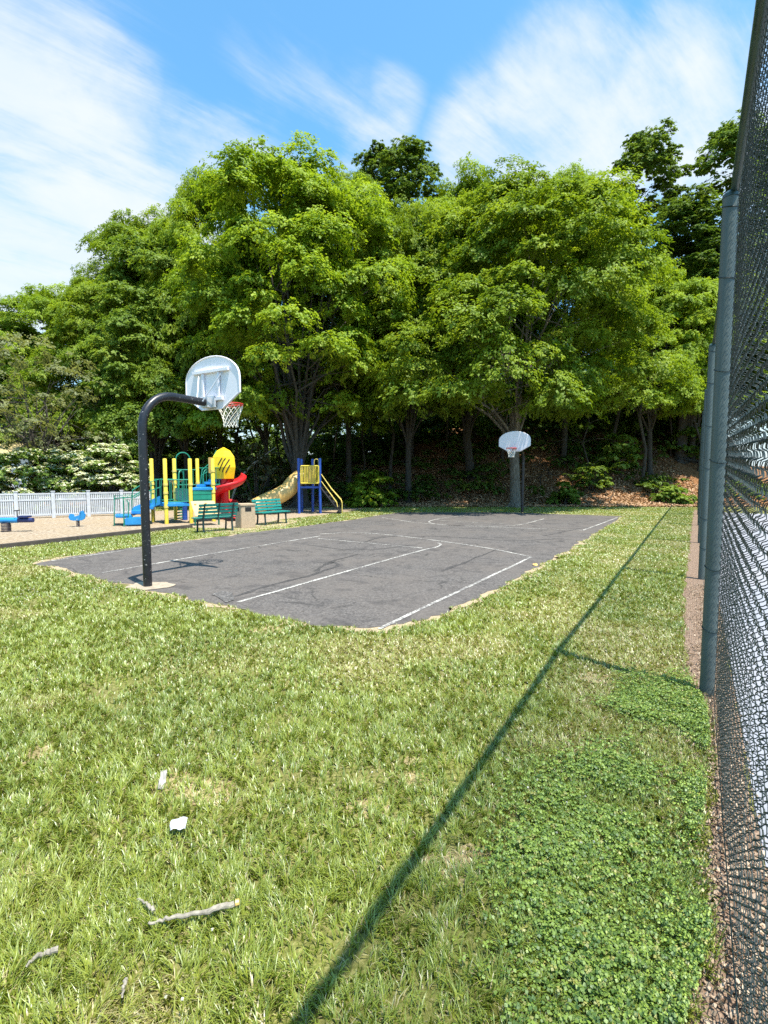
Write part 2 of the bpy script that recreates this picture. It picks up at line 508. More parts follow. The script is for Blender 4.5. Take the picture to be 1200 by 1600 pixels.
# tall fence strip and tennis court
strip = ragged([SE(.3, .34), SE(29.5, .34), SE(29.5, -.06), SE(12, -.10), SE(7, -.10), SE(5.2, .0), SE(4.4, .10), SE(3.6, .14), SE(2.8, .12), SE(2.1, .10), SE(1.3, .03), SE(.3, .03)], .05, .1, seed=6)
sheet('mulch_strip', strip, M['mulch'], .005)
sheet('tennis_court', [SE(-6, .34), SE(-6, 20), SE(27, 20), SE(28.5, .34)], M['tennis'], .007)
for e0 in (3.2,):
    ribbon([SE(-5, e0), SE(26, e0)], .06, .012, 'court_line', M['line'], bpy.data.objects['tennis_court'], world=True)

# ------------------------------------------------------------------ world, sun, camera
SUN_EL = R(71)
SUN_AZ = math.atan2(.66, -.75)
sd = Vector((math.sin(SUN_AZ) * math.cos(SUN_EL), math.cos(SUN_AZ) * math.cos(SUN_EL), math.sin(SUN_EL)))
w = bpy.data.worlds.new('World'); scene.world = w; w.use_nodes = True
nt = w.node_tree; nt.nodes.clear()
wo = N(nt, 'ShaderNodeOutputWorld'); bg = N(nt, 'ShaderNodeBackground'); bg.inputs['Strength'].default_value = .13
sky = N(nt, 'ShaderNodeTexSky', sky_type='NISHITA'); sky.sun_disc = False
sky.sun_elevation = SUN_EL; sky.sun_rotation = SUN_AZ; sky.air_density = 1.0; sky.dust_density = .6; sky.ozone_density = 2.0
tc = N(nt, 'ShaderNodeTexCoord'); gen = tc.outputs['Generated']
nrm = N(nt, 'ShaderNodeVectorMath', operation='NORMALIZE'); nt.links.new(gen, nrm.inputs[0]); dirv = nrm.outputs[0]
sx = N(nt, 'ShaderNodeSeparateXYZ'); nt.links.new(dirv, sx.inputs[0])
den = math_n(nt, 'ADD', math_n(nt, 'MAXIMUM', sx.outputs[2], 0.0), .22)
cb = N(nt, 'ShaderNodeCombineXYZ')
nt.links.new(math_n(nt, 'DIVIDE', sx.outputs[0], den), cb.inputs[0]); nt.links.new(math_n(nt, 'DIVIDE', sx.outputs[1], den), cb.inputs[1])
mpn = N(nt, 'ShaderNodeMapping'); mpn.inputs['Rotation'].default_value = (0, 0, R(-38)); mpn.inputs['Scale'].default_value = (1.0, 2.6, 1)
nt.links.new(cb.outputs[0], mpn.inputs[0])
n_big = noise(nt, 1.5, 8, .62, mpn.outputs[0], .6)
n_soft = noise(nt, 2.6, 6, .6, cb.outputs[0], .3)
def blob(px, py, r_in, r_out, gain=1.0):
    d = ray(px, py); d = d / np.linalg.norm(d)
    dp = N(nt, 'ShaderNodeVectorMath', operation='DOT_PRODUCT'); nt.links.new(dirv, dp.inputs[0]); dp.inputs[1].default_value = tuple(d)
    mr = N(nt, 'ShaderNodeMapRange', interpolation_type='SMOOTHSTEP')
    nt.links.new(dp.outputs['Value'], mr.inputs[0])
    mr.inputs[1].default_value = math.cos(R(r_out)); mr.inputs[2].default_value = math.cos(R(r_in)); mr.inputs[3].default_value = 0; mr.inputs[4].default_value = gain
    return mr.outputs[0]
acc = None
for b in ((20, 240, 3, 13, 1.0), (190, 165, .5, 6, .7), (110, 110, .5, 7, .75), (300, 235, .5, 5, .6), (-160, 300, 5, 26, 1.0), (150, 290, 2, 11, .95), (260, 320, 1, 10, .8), (20, 350, 2, 11, .8), (370, 250, .5, 6, .5), (40, 120, 1, 8, .5), (230, 215, .5, 7, .6),
          (880, 160, 2, 9, .78), (1010, 190, 2, 10, .72), (770, 225, 1, 8, .55), (1110, 170, 1, 9, .5), (930, 250, 2, 10, .85),
          (616, 150, .1, 4.0, .40), (600, 195, .1, 4.0, .46), (430, 90, .5, 6, .30), (470, 190, .5, 8, .36), (540, 240, 1, 9, .42), (1700, 300, 10, 30, .9), (-900, 500, 10, 40, .8)):
    v = blob(*b)
    acc = v if acc is None else math_n(nt, 'MAXIMUM', acc, v)
mp1 = N(nt, 'ShaderNodeMapping'); mp1.inputs['Rotation'].default_value = (0, 0, R(-40)); nt.links.new(cb.outputs[0], mp1.inputs[0])
mp2 = N(nt, 'ShaderNodeMapping'); mp2.inputs['Scale'].default_value = (.55, 4.2, 1); nt.links.new(mp1.outputs[0], mp2.inputs[0])
n_str = noise(nt, 2.2, 8, .66, mp2.outputs[0], .5)
mp3 = N(nt, 'ShaderNodeMapping'); mp3.inputs['Scale'].default_value = (.8, 2.0, 1); nt.links.new(mp1.outputs[0], mp3.inputs[0])
n_big = noise(nt, 2.0, 8, .62, mp3.outputs[0], .5)
mixn = math_n(nt, 'ADD', math_n(nt, 'MULTIPLY', n_big, .55), math_n(nt, 'ADD', math_n(nt, 'MULTIPLY', n_str, .28), math_n(nt, 'MULTIPLY', n_soft, .25)))
dens = math_n(nt, 'ADD', math_n(nt, 'MULTIPLY', acc, .62), math_n(nt, 'MULTIPLY', math_n(nt, 'SUBTRACT', mixn, .525), 2.5))
cm = N(nt, 'ShaderNodeMapRange', interpolation_type='SMOOTHSTEP'); nt.links.new(dens, cm.inputs[0])
cm.inputs[1].default_value = .06; cm.inputs[2].default_value = .74; cm.inputs[3].default_value = 0; cm.inputs[4].default_value = .90
cmask = math_n(nt, 'MULTIPLY', cm.outputs[0], math_n(nt, 'MULTIPLY', acc, 2.4, True), True)
skyc = mix(nt, 1.0, sky.outputs[0], (.70, 1.16, 1.20), 'MULTIPLY')
ccol = ramp(nt, n_soft, [(.3, (3.0, 3.45, 3.95)), (.65, (3.65, 3.8, 3.95))])
hzm = N(nt, 'ShaderNodeMapRange', interpolation_type='SMOOTHSTEP'); nt.links.new(sx.outputs[2], hzm.inputs[0])
hzm.inputs[1].default_value = .02; hzm.inputs[2].default_value = .26; hzm.inputs[3].default_value = .85; hzm.inputs[4].default_value = 0
fin = mix(nt, math_n(nt, 'MAXIMUM', cmask, hzm.outputs[0]), skyc, ccol)
nt.links.new(fin, bg.inputs['Color']); nt.links.new(bg.outputs[0], wo.inputs[0])

sl = bpy.data.lights.new('sun', 'SUN'); sl.energy = 4.6; sl.angle = R(.53); sl.color = (1.0, .94, .82)
so = bpy.data.objects.new('sun', sl); link(so); so.rotation_euler = sd.to_track_quat('Z', 'Y').to_euler()

cam = bpy.data.cameras.new('camera'); cam.sensor_fit = 'HORIZONTAL'; cam.sensor_width = 36; cam.lens = 36 * FPX / 1200
cam.clip_start = .02; cam.clip_end = 3000
co_ = bpy.data.objects.new('camera', cam); link(co_); co_.location = (0, 0, CAM_H); co_.rotation_euler = (PI / 2 - PITCH, 0, 0)
scene.camera = co_
vs_ = scene.view_settings
scene.display_settings.display_device = 'sRGB'
vs_.view_transform = 'Standard'; vs_.look = 'None'; vs_.exposure = 1.06; vs_.gamma = 1
cy_ = scene.cycles
cy_.max_bounces = 7; cy_.diffuse_bounces = 4; cy_.glossy_bounces = 2; cy_.transmission_bounces = 4; cy_.transparent_max_bounces = 4
cy_.caustics_reflective = False; cy_.caustics_refractive = False
cy_.use_denoising = False
cy_.sample_clamp_indirect = 6

# ------------------------------------------------------------------ basketball hoops
def make_hoop(loc, rz, label):
    t = empty('basketball_hoop', loc, rz, label, 'basketball hoop', 'basketball hoops at the two ends of the court')
    # local: +X points from pole to rim
    H = 3.06; Rb = .55; L = 1.25; rp = .066
    pts = [(0, 0, -.05), (0, 0, 1.0), (0, 0, H - Rb)]
    for k in range(1, 9):
        a = PI / 2 * k / 8
        pts.append((Rb - Rb * math.cos(a), 0, H - Rb + Rb * math.sin(a)))
    pts += [(L, 0, H - .02)]
    MB().tube(pts, rp, 20).build('pole', M['black'], t)
    bx = L + .12; zb = H - .12
    # fan backboard: outline in (y, z)
    W = .69
    o = [(-.27, 0), (.27, 0), (W, .25), (W, .52)]
    for k in range(1, 16):
        a = PI * k / 16
        o.append((W * math.cos(a) ** 1 if True else 0, .52 + .40 * math.sin(a)))
    o.append((-W, .52)); o.append((-W, .25))
    b = MB().prism(o, lambda u, v, d: (bx + d, u, zb + v), .035).build('backboard', M['white_board'], t, bevel=.006)
    rim_edge = [(bx - .004, u, zb + v) for u, v in o]
    MB().tube(rim_edge, .012, 6, closed=True).build('edge_rail', M['white_board'], b)
    f = MB()
    f.box((bx - .03, 0, zb + .66), (.05, .92, .055)); f.box((bx - .03, 0, zb + .17), (.05, .62, .06))
    for y in (-.2, .2): f.box((bx - .026, y, zb + .41), (.035, .055, .44))
    f.build('back_frame', M['white_board'], b, bevel=.005)
    k = MB(); k.box((L - .01, 0, H - .02), (.10, .17, .17)); k.box((L + .055, 0, zb + .12), (.03, .30, .20))
    k.tube([(L - .15, .07, H - .02), (bx - .03, .3, zb + .62)], .012, 6); k.tube([(L - .15, -.07, H - .02), (bx - .03, -.3, zb + .62)], .012, 6)
    k.build('mounting_bracket', M['galv'], t, bevel=.004)
    rz_ = zb + .14; rx = bx + .035 + .15 + .228
    rb = MB()
    rb.tube([(rx + .228 * math.cos(a), .228 * math.sin(a), rz_) for a in [2 * PI * i / 28 for i in range(28)]], .011, 8, closed=True)
    rb.tube([(rx + .228 * math.cos(a), .228 * math.sin(a), rz_ - .028) for a in [2 * PI * i / 28 for i in range(28)]], .006, 6, closed=True)
    rb.box((bx + .045, 0, rz_ - .03), (.02, .16, .12)); rb.box((bx + .11, 0, rz_ - .01), (.14, .12, .018))
    rb.tube([(bx + .05, .07, rz_ - .08), (rx - .12, .19, rz_ - .01)], .009, 6); rb.tube([(bx + .05, -.07, rz_ - .08), (rx - .12, -.19, rz_ - .01)], .009, 6)
    rim = rb.build('rim', M['red'], t)
    n = MB()
    lev = [(.228, -.02), (.205, -.10), (.175, -.175), (.15, -.24), (.135, -.30), (.125, -.36), (.13, -.42)]
    K = 12
    for i in range(len(lev) - 1):
        (r0, z0), (r1, z1) = lev[i], lev[i + 1]
        for k_ in range(K):
            a0 = 2 * PI * (k_ + (.5 if i % 2 else 0)) / K
            for s_ in (-1, 1):
                a1 = a0 + s_ * PI / K
                n.tube([(rx + r0 * math.cos(a0), r0 * math.sin(a0), rz_ + z0), (rx + r1 * math.cos(a1), r1 * math.sin(a1), rz_ + z1)], .0055, 5)
    n.build('net', M['cord'], t)
    return t
make_hoop((*G(231, 917), 0), ANG, 'black gooseneck basketball hoop nearest the camera, white fan backboard seen from behind')
far = copy_tree(bpy.data.objects['basketball_hoop'])
far.location = (*G(816, 801), 0); far.rotation_euler = (0, 0, ANG + PI); far.scale = (1, 1, .94)
far['label'] = 'far basketball hoop on a dark pole before a thick grey trunk, white board facing us'

# ------------------------------------------------------------------ tall chain-link fence
s1 = 4.83; SP = 5.35; FH = 3.93
E_POST, E_RAIL, E_MESH = .138, .165, .192
fence = empty('chain_link_fence', (0, 0, 0), 0, 'tall dark green chain-link fence running along the right side of the grass', 'fence')
posts = [s1 - SP, s1] + [s1 + SP * k for k in range(1, 6)]
for i, s in enumerate(posts):
    x, y = SE(s, E_POST)
    top_ = FH - (.35 if i == 0 else 0)
    m = MB(); m.tube([(x, y, -.1), (x, y, top_ - .04)], .052, 24)
    p = m.build('post', M['fence_green'], fence)
    c = MB(); c.tube([(x, y, top_ - .045), (x, y, top_ - .02), (x, y, top_ + .005)], [.056, .054, .03], 20)
    c.build('post_cap', M['rail_shaded'], p)
    for z in (.55, 1.05, 1.9, 2.6, 3.3, 3.82):
        ring = [(x + .056 * math.cos(a), y + .056 * math.sin(a), z + .02 * math.sin(a)) for a in np.linspace(0, 2 * PI, 17)[:-1]]
        MB().tube(ring, .0035, 5, closed=True).build('tie_wire', M['wire'], p)
for s0, s2 in zip(posts, posts[1:]):
    a = SE(s0, E_RAIL); b = SE(s2, E_RAIL)
    pts = []
    for k in range(9):
        t = k / 8
        lo = .35 * (1 - t) if s0 < 0 else 0.0
        pts.append((a[0] + (b[0] - a[0]) * t, a[1] + (b[1] - a[1]) * t, FH + .015 - lo - .03 * math.sin(PI * t)))
    MB().tube(pts, .031, 16).build('top_rail', M['rail_shaded'], fence)

def chain_panel(s0, s2, fine, name='mesh_panel'):
    d = .092; half = d / 2; vz = .034
    nw = int((s2 - s0) / half)
    wr = .0018 if fine else .0015
    nper = int((FH - .03) / (2 * vz))
    k = np.arange(nper * 2 + 1)
    zig = k % 2
    if fine:
        # points per half period: peak, 18 %, 82 %
        ts = np.array([0, .14, .5, .86]); dep = np.array([0, 1, 1.15, 1]) * .0085
        xs_ = []; zs_ = []; ds_ = []
        for i in range(nper * 2):
            x0, x1 = (0, 1) if i % 2 == 0 else (1, 0)
            for t, dd in zip(ts, dep):
                xs_.append(x0 + (x1 - x0) * t); zs_.append((i + t) * vz); ds_.append(dd if i % 2 == 0 else -dd)
        xs_ = np.array(xs_) * (half + .006) - .003; zs_ = np.array(zs_); ds_ = np.array(ds_); ring = 5
    else:
        xs_ = zig * half; zs_ = k * vz; ds_ = np.where(zig, .003, -.003); ring = 3
    P = len(xs_)
    gj = np.random.default_rng(int(s0 * 10) + 50)
    base = s0 + np.arange(nw) * half + gj.normal(size=nw) * .003
    s = base[:, None] + xs_[None]
    z = np.repeat(zs_[None], nw, 0) + .03 + gj.normal(size=nw)[:, None] * .003
    if s0 < 0: z = z * (1 - .35 / FH * (1 - np.clip((s - s0) / (s2 - s0), 0, 1)))
    # gentle sag and belly of the fabric
    bel = .012 * np.sin(s * 1.5) + .006 * np.sin(s * 3.4 + z * 1.6)
    curl = -.05 * np.exp(-(z / .28) ** 2) * (np.clip(1.9 - s, 0, 1))
    e = E_MESH + ds_[None] + bel * .35 + curl + gj.normal(size=nw)[:, None] * .0022
    pos = np.stack([s * AX[0] + e * PX[0], s * AX[1] + e * PX[1], z], -1)
    tan = np.zeros_like(pos); tan[:, 1:-1] = pos[:, 2:] - pos[:, :-2]; tan[:, 0] = pos[:, 1] - pos[:, 0]; tan[:, -1] = pos[:, -1] - pos[:, -2]
    tan /= np.linalg.norm(tan, axis=-1, keepdims=True)
    pv = np.array([PX[0], PX[1], 0.0])
    u = pv - tan * (tan @ pv)[..., None]; u /= np.linalg.norm(u, axis=-1, keepdims=True)
    v = np.cross(tan, u)
    ang = np.arange(ring) * 2 * PI / ring
    V = pos[:, :, None] + wr * (u[:, :, None] * np.cos(ang)[:, None] + v[:, :, None] * np.sin(ang)[:, None])
    idx = np.arange(nw * P * ring).reshape(nw, P, ring)
    a = idx[:, :-1]; b = idx[:, 1:]
    F = np.stack([a, np.roll(a, -1, 2), np.roll(b, -1, 2), b], -1).reshape(-1, 4)
    return mesh_np(name, V, F, M['wire'], fence, smooth=True)
for i, (s0, s2) in enumerate(zip(posts, posts[1:])):
    chain_panel(s0, s2, i == 0)
for z in (.06, ):
    a = SE(posts[0], E_MESH - .012); b = SE(posts[-1], E_MESH - .012)
    MB().tube([(a[0], a[1], z), (b[0], b[1], z)], .003, 5).build('tension_wire', M['wire'], fence)

# dark bench on the tennis court, seen through the mesh
# ------------------------------------------------------------------ park benches
def make_bench(loc, rz, label, L=1.28):
    t = empty('park_bench', loc, rz, label, 'bench', 'park benches beside the court')
    # local: length on X, faces +Y
    s = MB()
    for k in range(3): s.box((0, -.14 + k * .155, .44), (L, .135, .035))
    s.build('seat', M['teal'], t, bevel=.008)
    tilt = Matrix.Rotation(R(-14), 3, 'X').inverted()
    b = MB()
    for k in range(4):
        z = .53 + k * .105
        b.box((0, -.235 - (z - .45) * .24, z), (L, .03, .082), Matrix.Rotation(R(14), 3, 'X'))
    b.build('backrest', M['teal'], t, bevel=.008)
    for x in (-L / 2 + .17, L / 2 - .17):
        m = MB(); m.tube([(x, .20, -.02), (x, .17, .25), (x, .16, .42)], [.032, .028, .034], 8); m.build('leg', M['dark_green'], t)
        m = MB(); m.tube([(x, -.27, -.02), (x, -.23, .25), (x, -.24, .44), (x, -.30, .62), (x, -.385, .90)], [.034, .03, .034, .028, .022], 8); m.build('leg', M['dark_green'], t)
        m = MB(); m.box((x, -.03, .40), (.05, .46, .045)); m.build('seat_support', M['dark_green'], t)
    m = MB(); m.tube([(0, -.24, .38), (0, -.30, .62), (0, -.38, .89)], .022, 8); m.box((0, -.03, .40), (.045, .40, .04)); m.build('centre_support', M['dark_green'], t)
    return t
b1 = G(333, 831); make_bench((b1[0], b1[1] + .15, 0), R(44), 'green slatted bench seen from its back, in front of the climbing structure')
b2 = copy_tree(bpy.data.objects['park_bench']); p = G(426, 819); b2.location = (p[0], p[1], 0); b2.rotation_euler = (0, 0, R(52) + PI)
b2['label'] = 'turquoise slatted bench facing the court, right of the square litter bin'

# ------------------------------------------------------------------ litter bin
p = G(380, 826)
t = empty('litter_bin', (p[0], p[1] + .28, 0), R(38), 'square tan concrete litter bin between the two benches', 'litter bin')
m = MB(); m.box((0, 0, .37), (.50, .50, .74)); body = m.build('body', M['concrete_tan'], t, bevel=.015)
m = MB(); m.box((0, 0, .775), (.54, .54, .065)); m.build('lid', M['concrete_tan'], t, bevel=.012)
for q in range(4):
    rot = Matrix.Rotation(q * PI / 2, 3, 'Z')
    m = MB(); c = rot @ Vector((0, -.2515, .63)); m.box(c, (.21, .012, .13), rot); m.build('opening', M['opening'], t)

# ------------------------------------------------------------------ climbing structure
def at(px, Y): return X_at(px, Y), Y
play = empty('climbing_structure', (*at(297, 19), 0), 0, 'yellow-posted play structure with blue steps, green rails and a red spiral slide', 'play structure')
PO = Vector(play.location)
def L3(px, Y, z): x = X_at(px, Y, z); return Vector((x, Y, z)) - PO
posts_ = [(237, 19.0), (258, 18.2), (272.5, 19.9), (297, 18.5), (308.5, 20.4), (332.5, 19.2)]
pt = {}
for i, (px, Y) in enumerate(posts_):
    x = X_at(px, Y); top = Z_at(716.5, Y)
    b = Vector((x, Y, 0)) - PO; pt[i] = b
    m = MB(); m.tube([b - Vector((0, 0, .1)), b + Vector((0, 0, top - .02)), b + Vector((0, 0, top))], [.068, .068, .055], 16); po = m.build('post', M['yellow'], play)
    for z in (.62, 1.12, 1.42, 1.9):
        if random.random() < .75:
            c = MB(); c.tube([b + Vector((0, 0, z - .04)), b + Vector((0, 0, z + .04))], .084, 16); c.build('clamp', M['pale_yellow'], po)
def deck(ids, z, name='deck', mat='blue_plastic', th=.09, grow=.06):
    P = [pt[i] for i in ids]; c = sum(P, Vector()) / len(P)
    m = MB(); ol = [(p.x + (p - c).normalized().x * grow, p.y + (p - c).normalized().y * grow) for p in P]
    m.prism(ol, lambda u, v, d: (u, v, z - d), th); return m.build(name, M[mat], play, bevel=.012)
deck((0, 1, 3, 2), .72)
pt[6] = pt[5] + pt[4] - pt[3] + Vector((.3, .3, 0))
m = MB(); m.tube([pt[6], pt[6] + Vector((0, 0, 2.3))], .068, 14); m.build('post', M['yellow'], play)
deck((3, 5, 6, 4), 1.28)
def rail_panel(a, b, z0, z1, nb=6, r=.017, mat='green_coat'):
    m = MB()
    for z in (z0, z1): m.tube([a + Vector((0, 0, z)), b + Vector((0, 0, z))], r * 1.25, 8)
    for k in range(1, nb + 1):
        q = a.lerp(b, k / (nb + 1)); m.tube([q + Vector((0, 0, z0)), q + Vector((0, 0, z1))], r * .8, 6)
    return m.build('railing', M[mat], play)
rail_panel(pt[1], pt[3], .80, 1.58, 5); rail_panel(pt[0], pt[2], .80, 1.58, 5)
rail_panel(pt[4], pt[6], 1.36, 2.02, 6); rail_panel(pt[5], pt[6], 1.36, 2.02, 4); rail_panel(pt[2], pt[4], 1.36, 1.95, 4)
# green activity panels below the upper deck
m = MB()
a, b = pt[3], pt[5]
dv = (b - a).normalized(); ang = math.atan2(dv.y, dv.x); rot = Matrix.Rotation(ang, 3, 'Z')
for zc, h in ((1.12, .18), (.92, .16)):
    m.box(a.lerp(b, .5) + Vector((0, 0, zc)), ((b - a).length - .16, .05, h), rot)
m.box(a.lerp(b, .5) + Vector((0, 0, .99)), ((b - a).length - .16, .03, .42), rot)
m.build('activity_panel', M['green_plastic'], play, bevel=.012)
m = MB(); a2, b2_ = pt[2], pt[3]
dv2 = (b2_ - a2).normalized(); rot2 = Matrix.Rotation(math.atan2(dv2.y, dv2.x), 3, 'Z')
m.box(a2.lerp(b2_, .5) + Vector((0, 0, 1.02)), ((b2_ - a2).length - .14, .04, .46), rot2)
m.build('activity_panel', M['green_plastic'], play, bevel=.01)
# green hoop arches over the entry
for (pxa, pxb, Y, z0, z1) in ((276, 298, 20.2, 1.28, 2.63), (280, 288, 19.6, .72, 1.92), (318, 328, 20.0, 1.28, 1.95)):
    A = L3(pxa, Y, z0); B = L3(pxb, Y + .3, z0); w_ = (B - A)
    pts = [A]
    for k in range(0, 13):
        a_ = PI * k / 12
        pts.append(A + w_ * (.5 - .5 * math.cos(a_)) + Vector((0, 0, z1 - z0 - .28 + .28 * math.sin(a_))))
    pts.append(B)
    MB().tube(pts, .024, 8).build('grab_arch', M['green_coat'], play)
# blue transfer steps, lower left
for (pxa, pxb, Y0, Y1, z, th) in ((180, 206, 17.5, 18.4, .36, .08), (205, 226, 17.7, 18.7, .52, .12), (222, 240, 18.0, 19.0, .66, .12)):
    A = L3(pxa, Y0, z); B = L3(pxb, Y0, z); C_ = L3(pxb, Y1, z); D = L3(pxa, Y1, z)
    m = MB(); m.prism([(q.x, q.y) for q in (A, B, C_, D)], lambda u, v, d: (u, v, z - d), th); m.build('step', M['blue_plastic'], play, bevel=.02)
A = L3(194, 17.3, .0); B = L3(222, 17.5, 0)
m = MB(); m.prism([(A.x, A.y), (B.x, B.y), (B.x + .05, B.y + .5), (A.x + .1, A.y + .5)], lambda u, v, d: (u, v, .30 - d), .26); m.build('step', M['blue_plastic'], play, bevel=.03)
# blue chute side between steps and deck
A = L3(207, 17.9, .62); B = L3(252, 18.5, 1.02)
m = MB(); m.add([A, B, B + Vector((0, 0, -.32)), A + Vector((0, 0, -.30)), A + Vector((0, .06, 0)), B + Vector((0, .06, 0)), B + Vector((0, .06, -.32)), A + Vector((0, .06, -.30))],
                [(0, 3, 2, 1), (4, 5, 6, 7), (0, 1, 5, 4), (1, 2, 6, 5), (2, 3, 7, 6), (3, 0, 4, 7)])
m.build('stair_side', M['blue_plastic'], play, bevel=.015)
# green handrails of the steps
def rail(pts, r=.021, name='handrail', mat='green_coat'): return MB().tube(pts, r, 8).build(name, M[mat], play)
rail([L3(178.5, 17.5, 0), L3(178.5, 17.5, 1.05), L3(206, 18.0, 1.05), L3(206.5, 18.0, 0)])
rail([L3(194, 17.3, 0), L3(192.5, 17.3, 1.02), L3(200.5, 17.4, .82), L3(200.5, 17.4, 0)])
rail([L3(206.5, 18.0, .9), L3(207, 18.0, 1.22), L3(222, 18.2, 1.42), L3(252, 18.5, 1.62), L3(252, 18.5, .8)])
rail([L3(209, 18.0, .95), L3(222, 18.2, 1.10), L3(252, 18.5, 1.32)])
rail([L3(236, 18.1, .75), L3(236, 18.1, 1.5)]); rail([L3(244, 18.3, .75), L3(244, 18.3, 1.6)])
rail([L3(178.5, 17.5, .95), L3(206, 18.6, .95), L3(232, 19.2, 1.3)])
# ladder coil under the deck
m = MB()
for k in range(6): m.tube([L3(277, 19.6, .08 + k * .11), L3(285, 19.6, .11 + k * .11)], .03, 6)
m.build('step_pod', M['green_coat'], play)
m = MB(); c = L3(289, 19.8, 0); m.tube([c, c + Vector((0, 0, .7))], .10, 12); m.build('support_post', M['blue_coat'], play)
# tan climbing wall leaning at the front
A = L3(305, 17.5, .34); B = L3(342, 17.8, .34); C_ = L3(335, 18.3, .84); D = L3(297.5, 18.0, .84)
m = MB(); nrm_ = (B - A).cross(D - A).normalized() * .05
m.add([A, B, C_, D, A - nrm_, B - nrm_, C_ - nrm_, D - nrm_], [(0, 1, 2, 3), (7, 6, 5, 4), (0, 4, 5, 1), (1, 5, 6, 2), (2, 6, 7, 3), (3, 7, 4, 0)])
wall_ = m.build('climbing_wall', M['rock_tan'], play, bevel=.012)
m = MB()
for u, v in ((.15, .75), (.35, .6), (.6, .8), (.8, .55), (.25, .3), (.55, .35), (.85, .2)):
    q = A.lerp(B, u).lerp(D.lerp(C_, u), v); m.tube([q - nrm_ * .2, q + nrm_ * .9], [.045, .03], 8)
m.build('hand_hold', M['tan_plastic'], wall_)
m = MB()
for q0, q1 in ((A, L3(305, 17.6, 0)), (B, L3(342, 17.9, 0))): m.tube([q0 - nrm_, q1], .03, 8)
m.build('wall_foot', M['green_coat'], play)
# stairs to the higher deck (blue, green rails) at right
A = L3(318, 20.3, 1.33); B = L3(345, 20.6, 1.62)
m = MB()
for k in range(4):
    q = A.lerp(B, k / 3); m.box(q, (.34, .7, .11))
m.build('step', M['blue_plastic'], play, bevel=.02)
rail([L3(312, 20.0, 1.3), L3(316, 20.0, 1.95), L3(330, 20.3, 2.25), L3(338, 20.4, 2.72)])
rail([L3(316, 20.0, 1.75), L3(330, 20.3, 1.95), L3(336, 20.4, 2.1)])
# yellow slide hood: faceted dome with slots
hc = L3(352, 20.4, 0); hc.z = 0
prof = [(1.60, .42), (2.05, .50), (2.46, .46), (2.70, .28), (2.83, .03)]
m = MB(); nseg = 6
vs, fs = [], []
for z, r in prof:
    for k in range(nseg):
        a_ = 2 * PI * k / nseg - .25; vs.append(hc + Vector((r * math.cos(a_), r * math.sin(a_), z)))
for i in range(len(prof) - 1):
    for k in range(nseg):
        if k in (2,) and i < 1: continue
        fs.append((i * nseg + k, i * nseg + (k + 1) % nseg, (i + 1) * nseg + (k + 1) % nseg, (i + 1) * nseg + k))
fs.append(tuple((len(prof) - 1) * nseg + k for k in range(nseg)))
m.add(vs, fs); hood = m.build('slide_hood', M['yellow_plastic'], play, smooth=False)
m = MB()
from mathutils.bvhtree import BVHTree
hood_bvh = BVHTree.FromPolygons(vs, [f for f in fs if len(f) == 4])
for (u0, z0, u1, z1) in ((-.10, 2.14, .06, 2.40), (-.06, 1.92, .18, 2.40), (.06, 1.86, .30, 2.36), (.18, 1.84, .32, 2.14)):
    def hp(u, z):
        h = hood_bvh.ray_cast(hc + Vector((u, -3, z)), Vector((0, 1, 0)))
        return h[0] if h[0] is not None else hc + Vector((u, -.4, z))
    m.tube([hp(u0 + (u1 - u0) * q / 6, z0 + (z1 - z0) * q / 6) for q in range(7)], .022, 6)
m.build('slot', M['opening'], hood)
m = MB(); q = hc + Vector((-.40, -.18, 2.12)); m.box(q, (.10, .40, .62), Matrix.Rotation(R(-20), 3, 'Z')); m.build('entry_panel', M['tan_plastic'], hood, bevel=.02)
# red spiral slide: half-open trough turning round a post under the hood, then running out to the right
m = MB()
cl = []
for k in range(0, 21):
    a_ = R(60) - R(330) * k / 20
    cl.append((hc + Vector((.50 * math.cos(a_), .50 * math.sin(a_), 1.72 - 1.12 * k / 20)), a_))
path = [c for c, _ in cl]
last = path[-1]; d_ = (path[-1] - path[-2]); d_.z = 0; d_.normalize()
end = L3(373, 19.3, .26)
for k in range(1, 7): path.append(last.lerp(end, k / 6) + Vector((0, 0, -.06 * math.sin(PI * k / 6))))
ring = 11; vs = []; fs = []
for i, c in enumerate(path):
    t_ = (path[min(i + 1, len(path) - 1)] - path[max(i - 1, 0)]).normalized()
    side = t_.cross(Vector((0, 0, 1))).normalized(); up_ = side.cross(t_).normalized()
    for k in range(ring):
        a_ = PI + PI * k / (ring - 1)
        vs.append(c + side * .36 * math.cos(a_) + up_ * (.30 * math.sin(a_) + .12))
for i in range(len(path) - 1):
    for k in range(ring - 1): fs.append((i * ring + k, i * ring + k + 1, (i + 1) * ring + k + 1, (i + 1) * ring + k))
m.add(vs, fs); sl_ = m.build('spiral_slide', M['red_plastic'], play)
so_ = sl_.modifiers.new('thick', 'SOLIDIFY'); so_.thickness = .03
m = MB(); m.tube([hc, hc + Vector((0, 0, 1.75))], .16, 14); m.build('slide_column', M['red_plastic'], play)

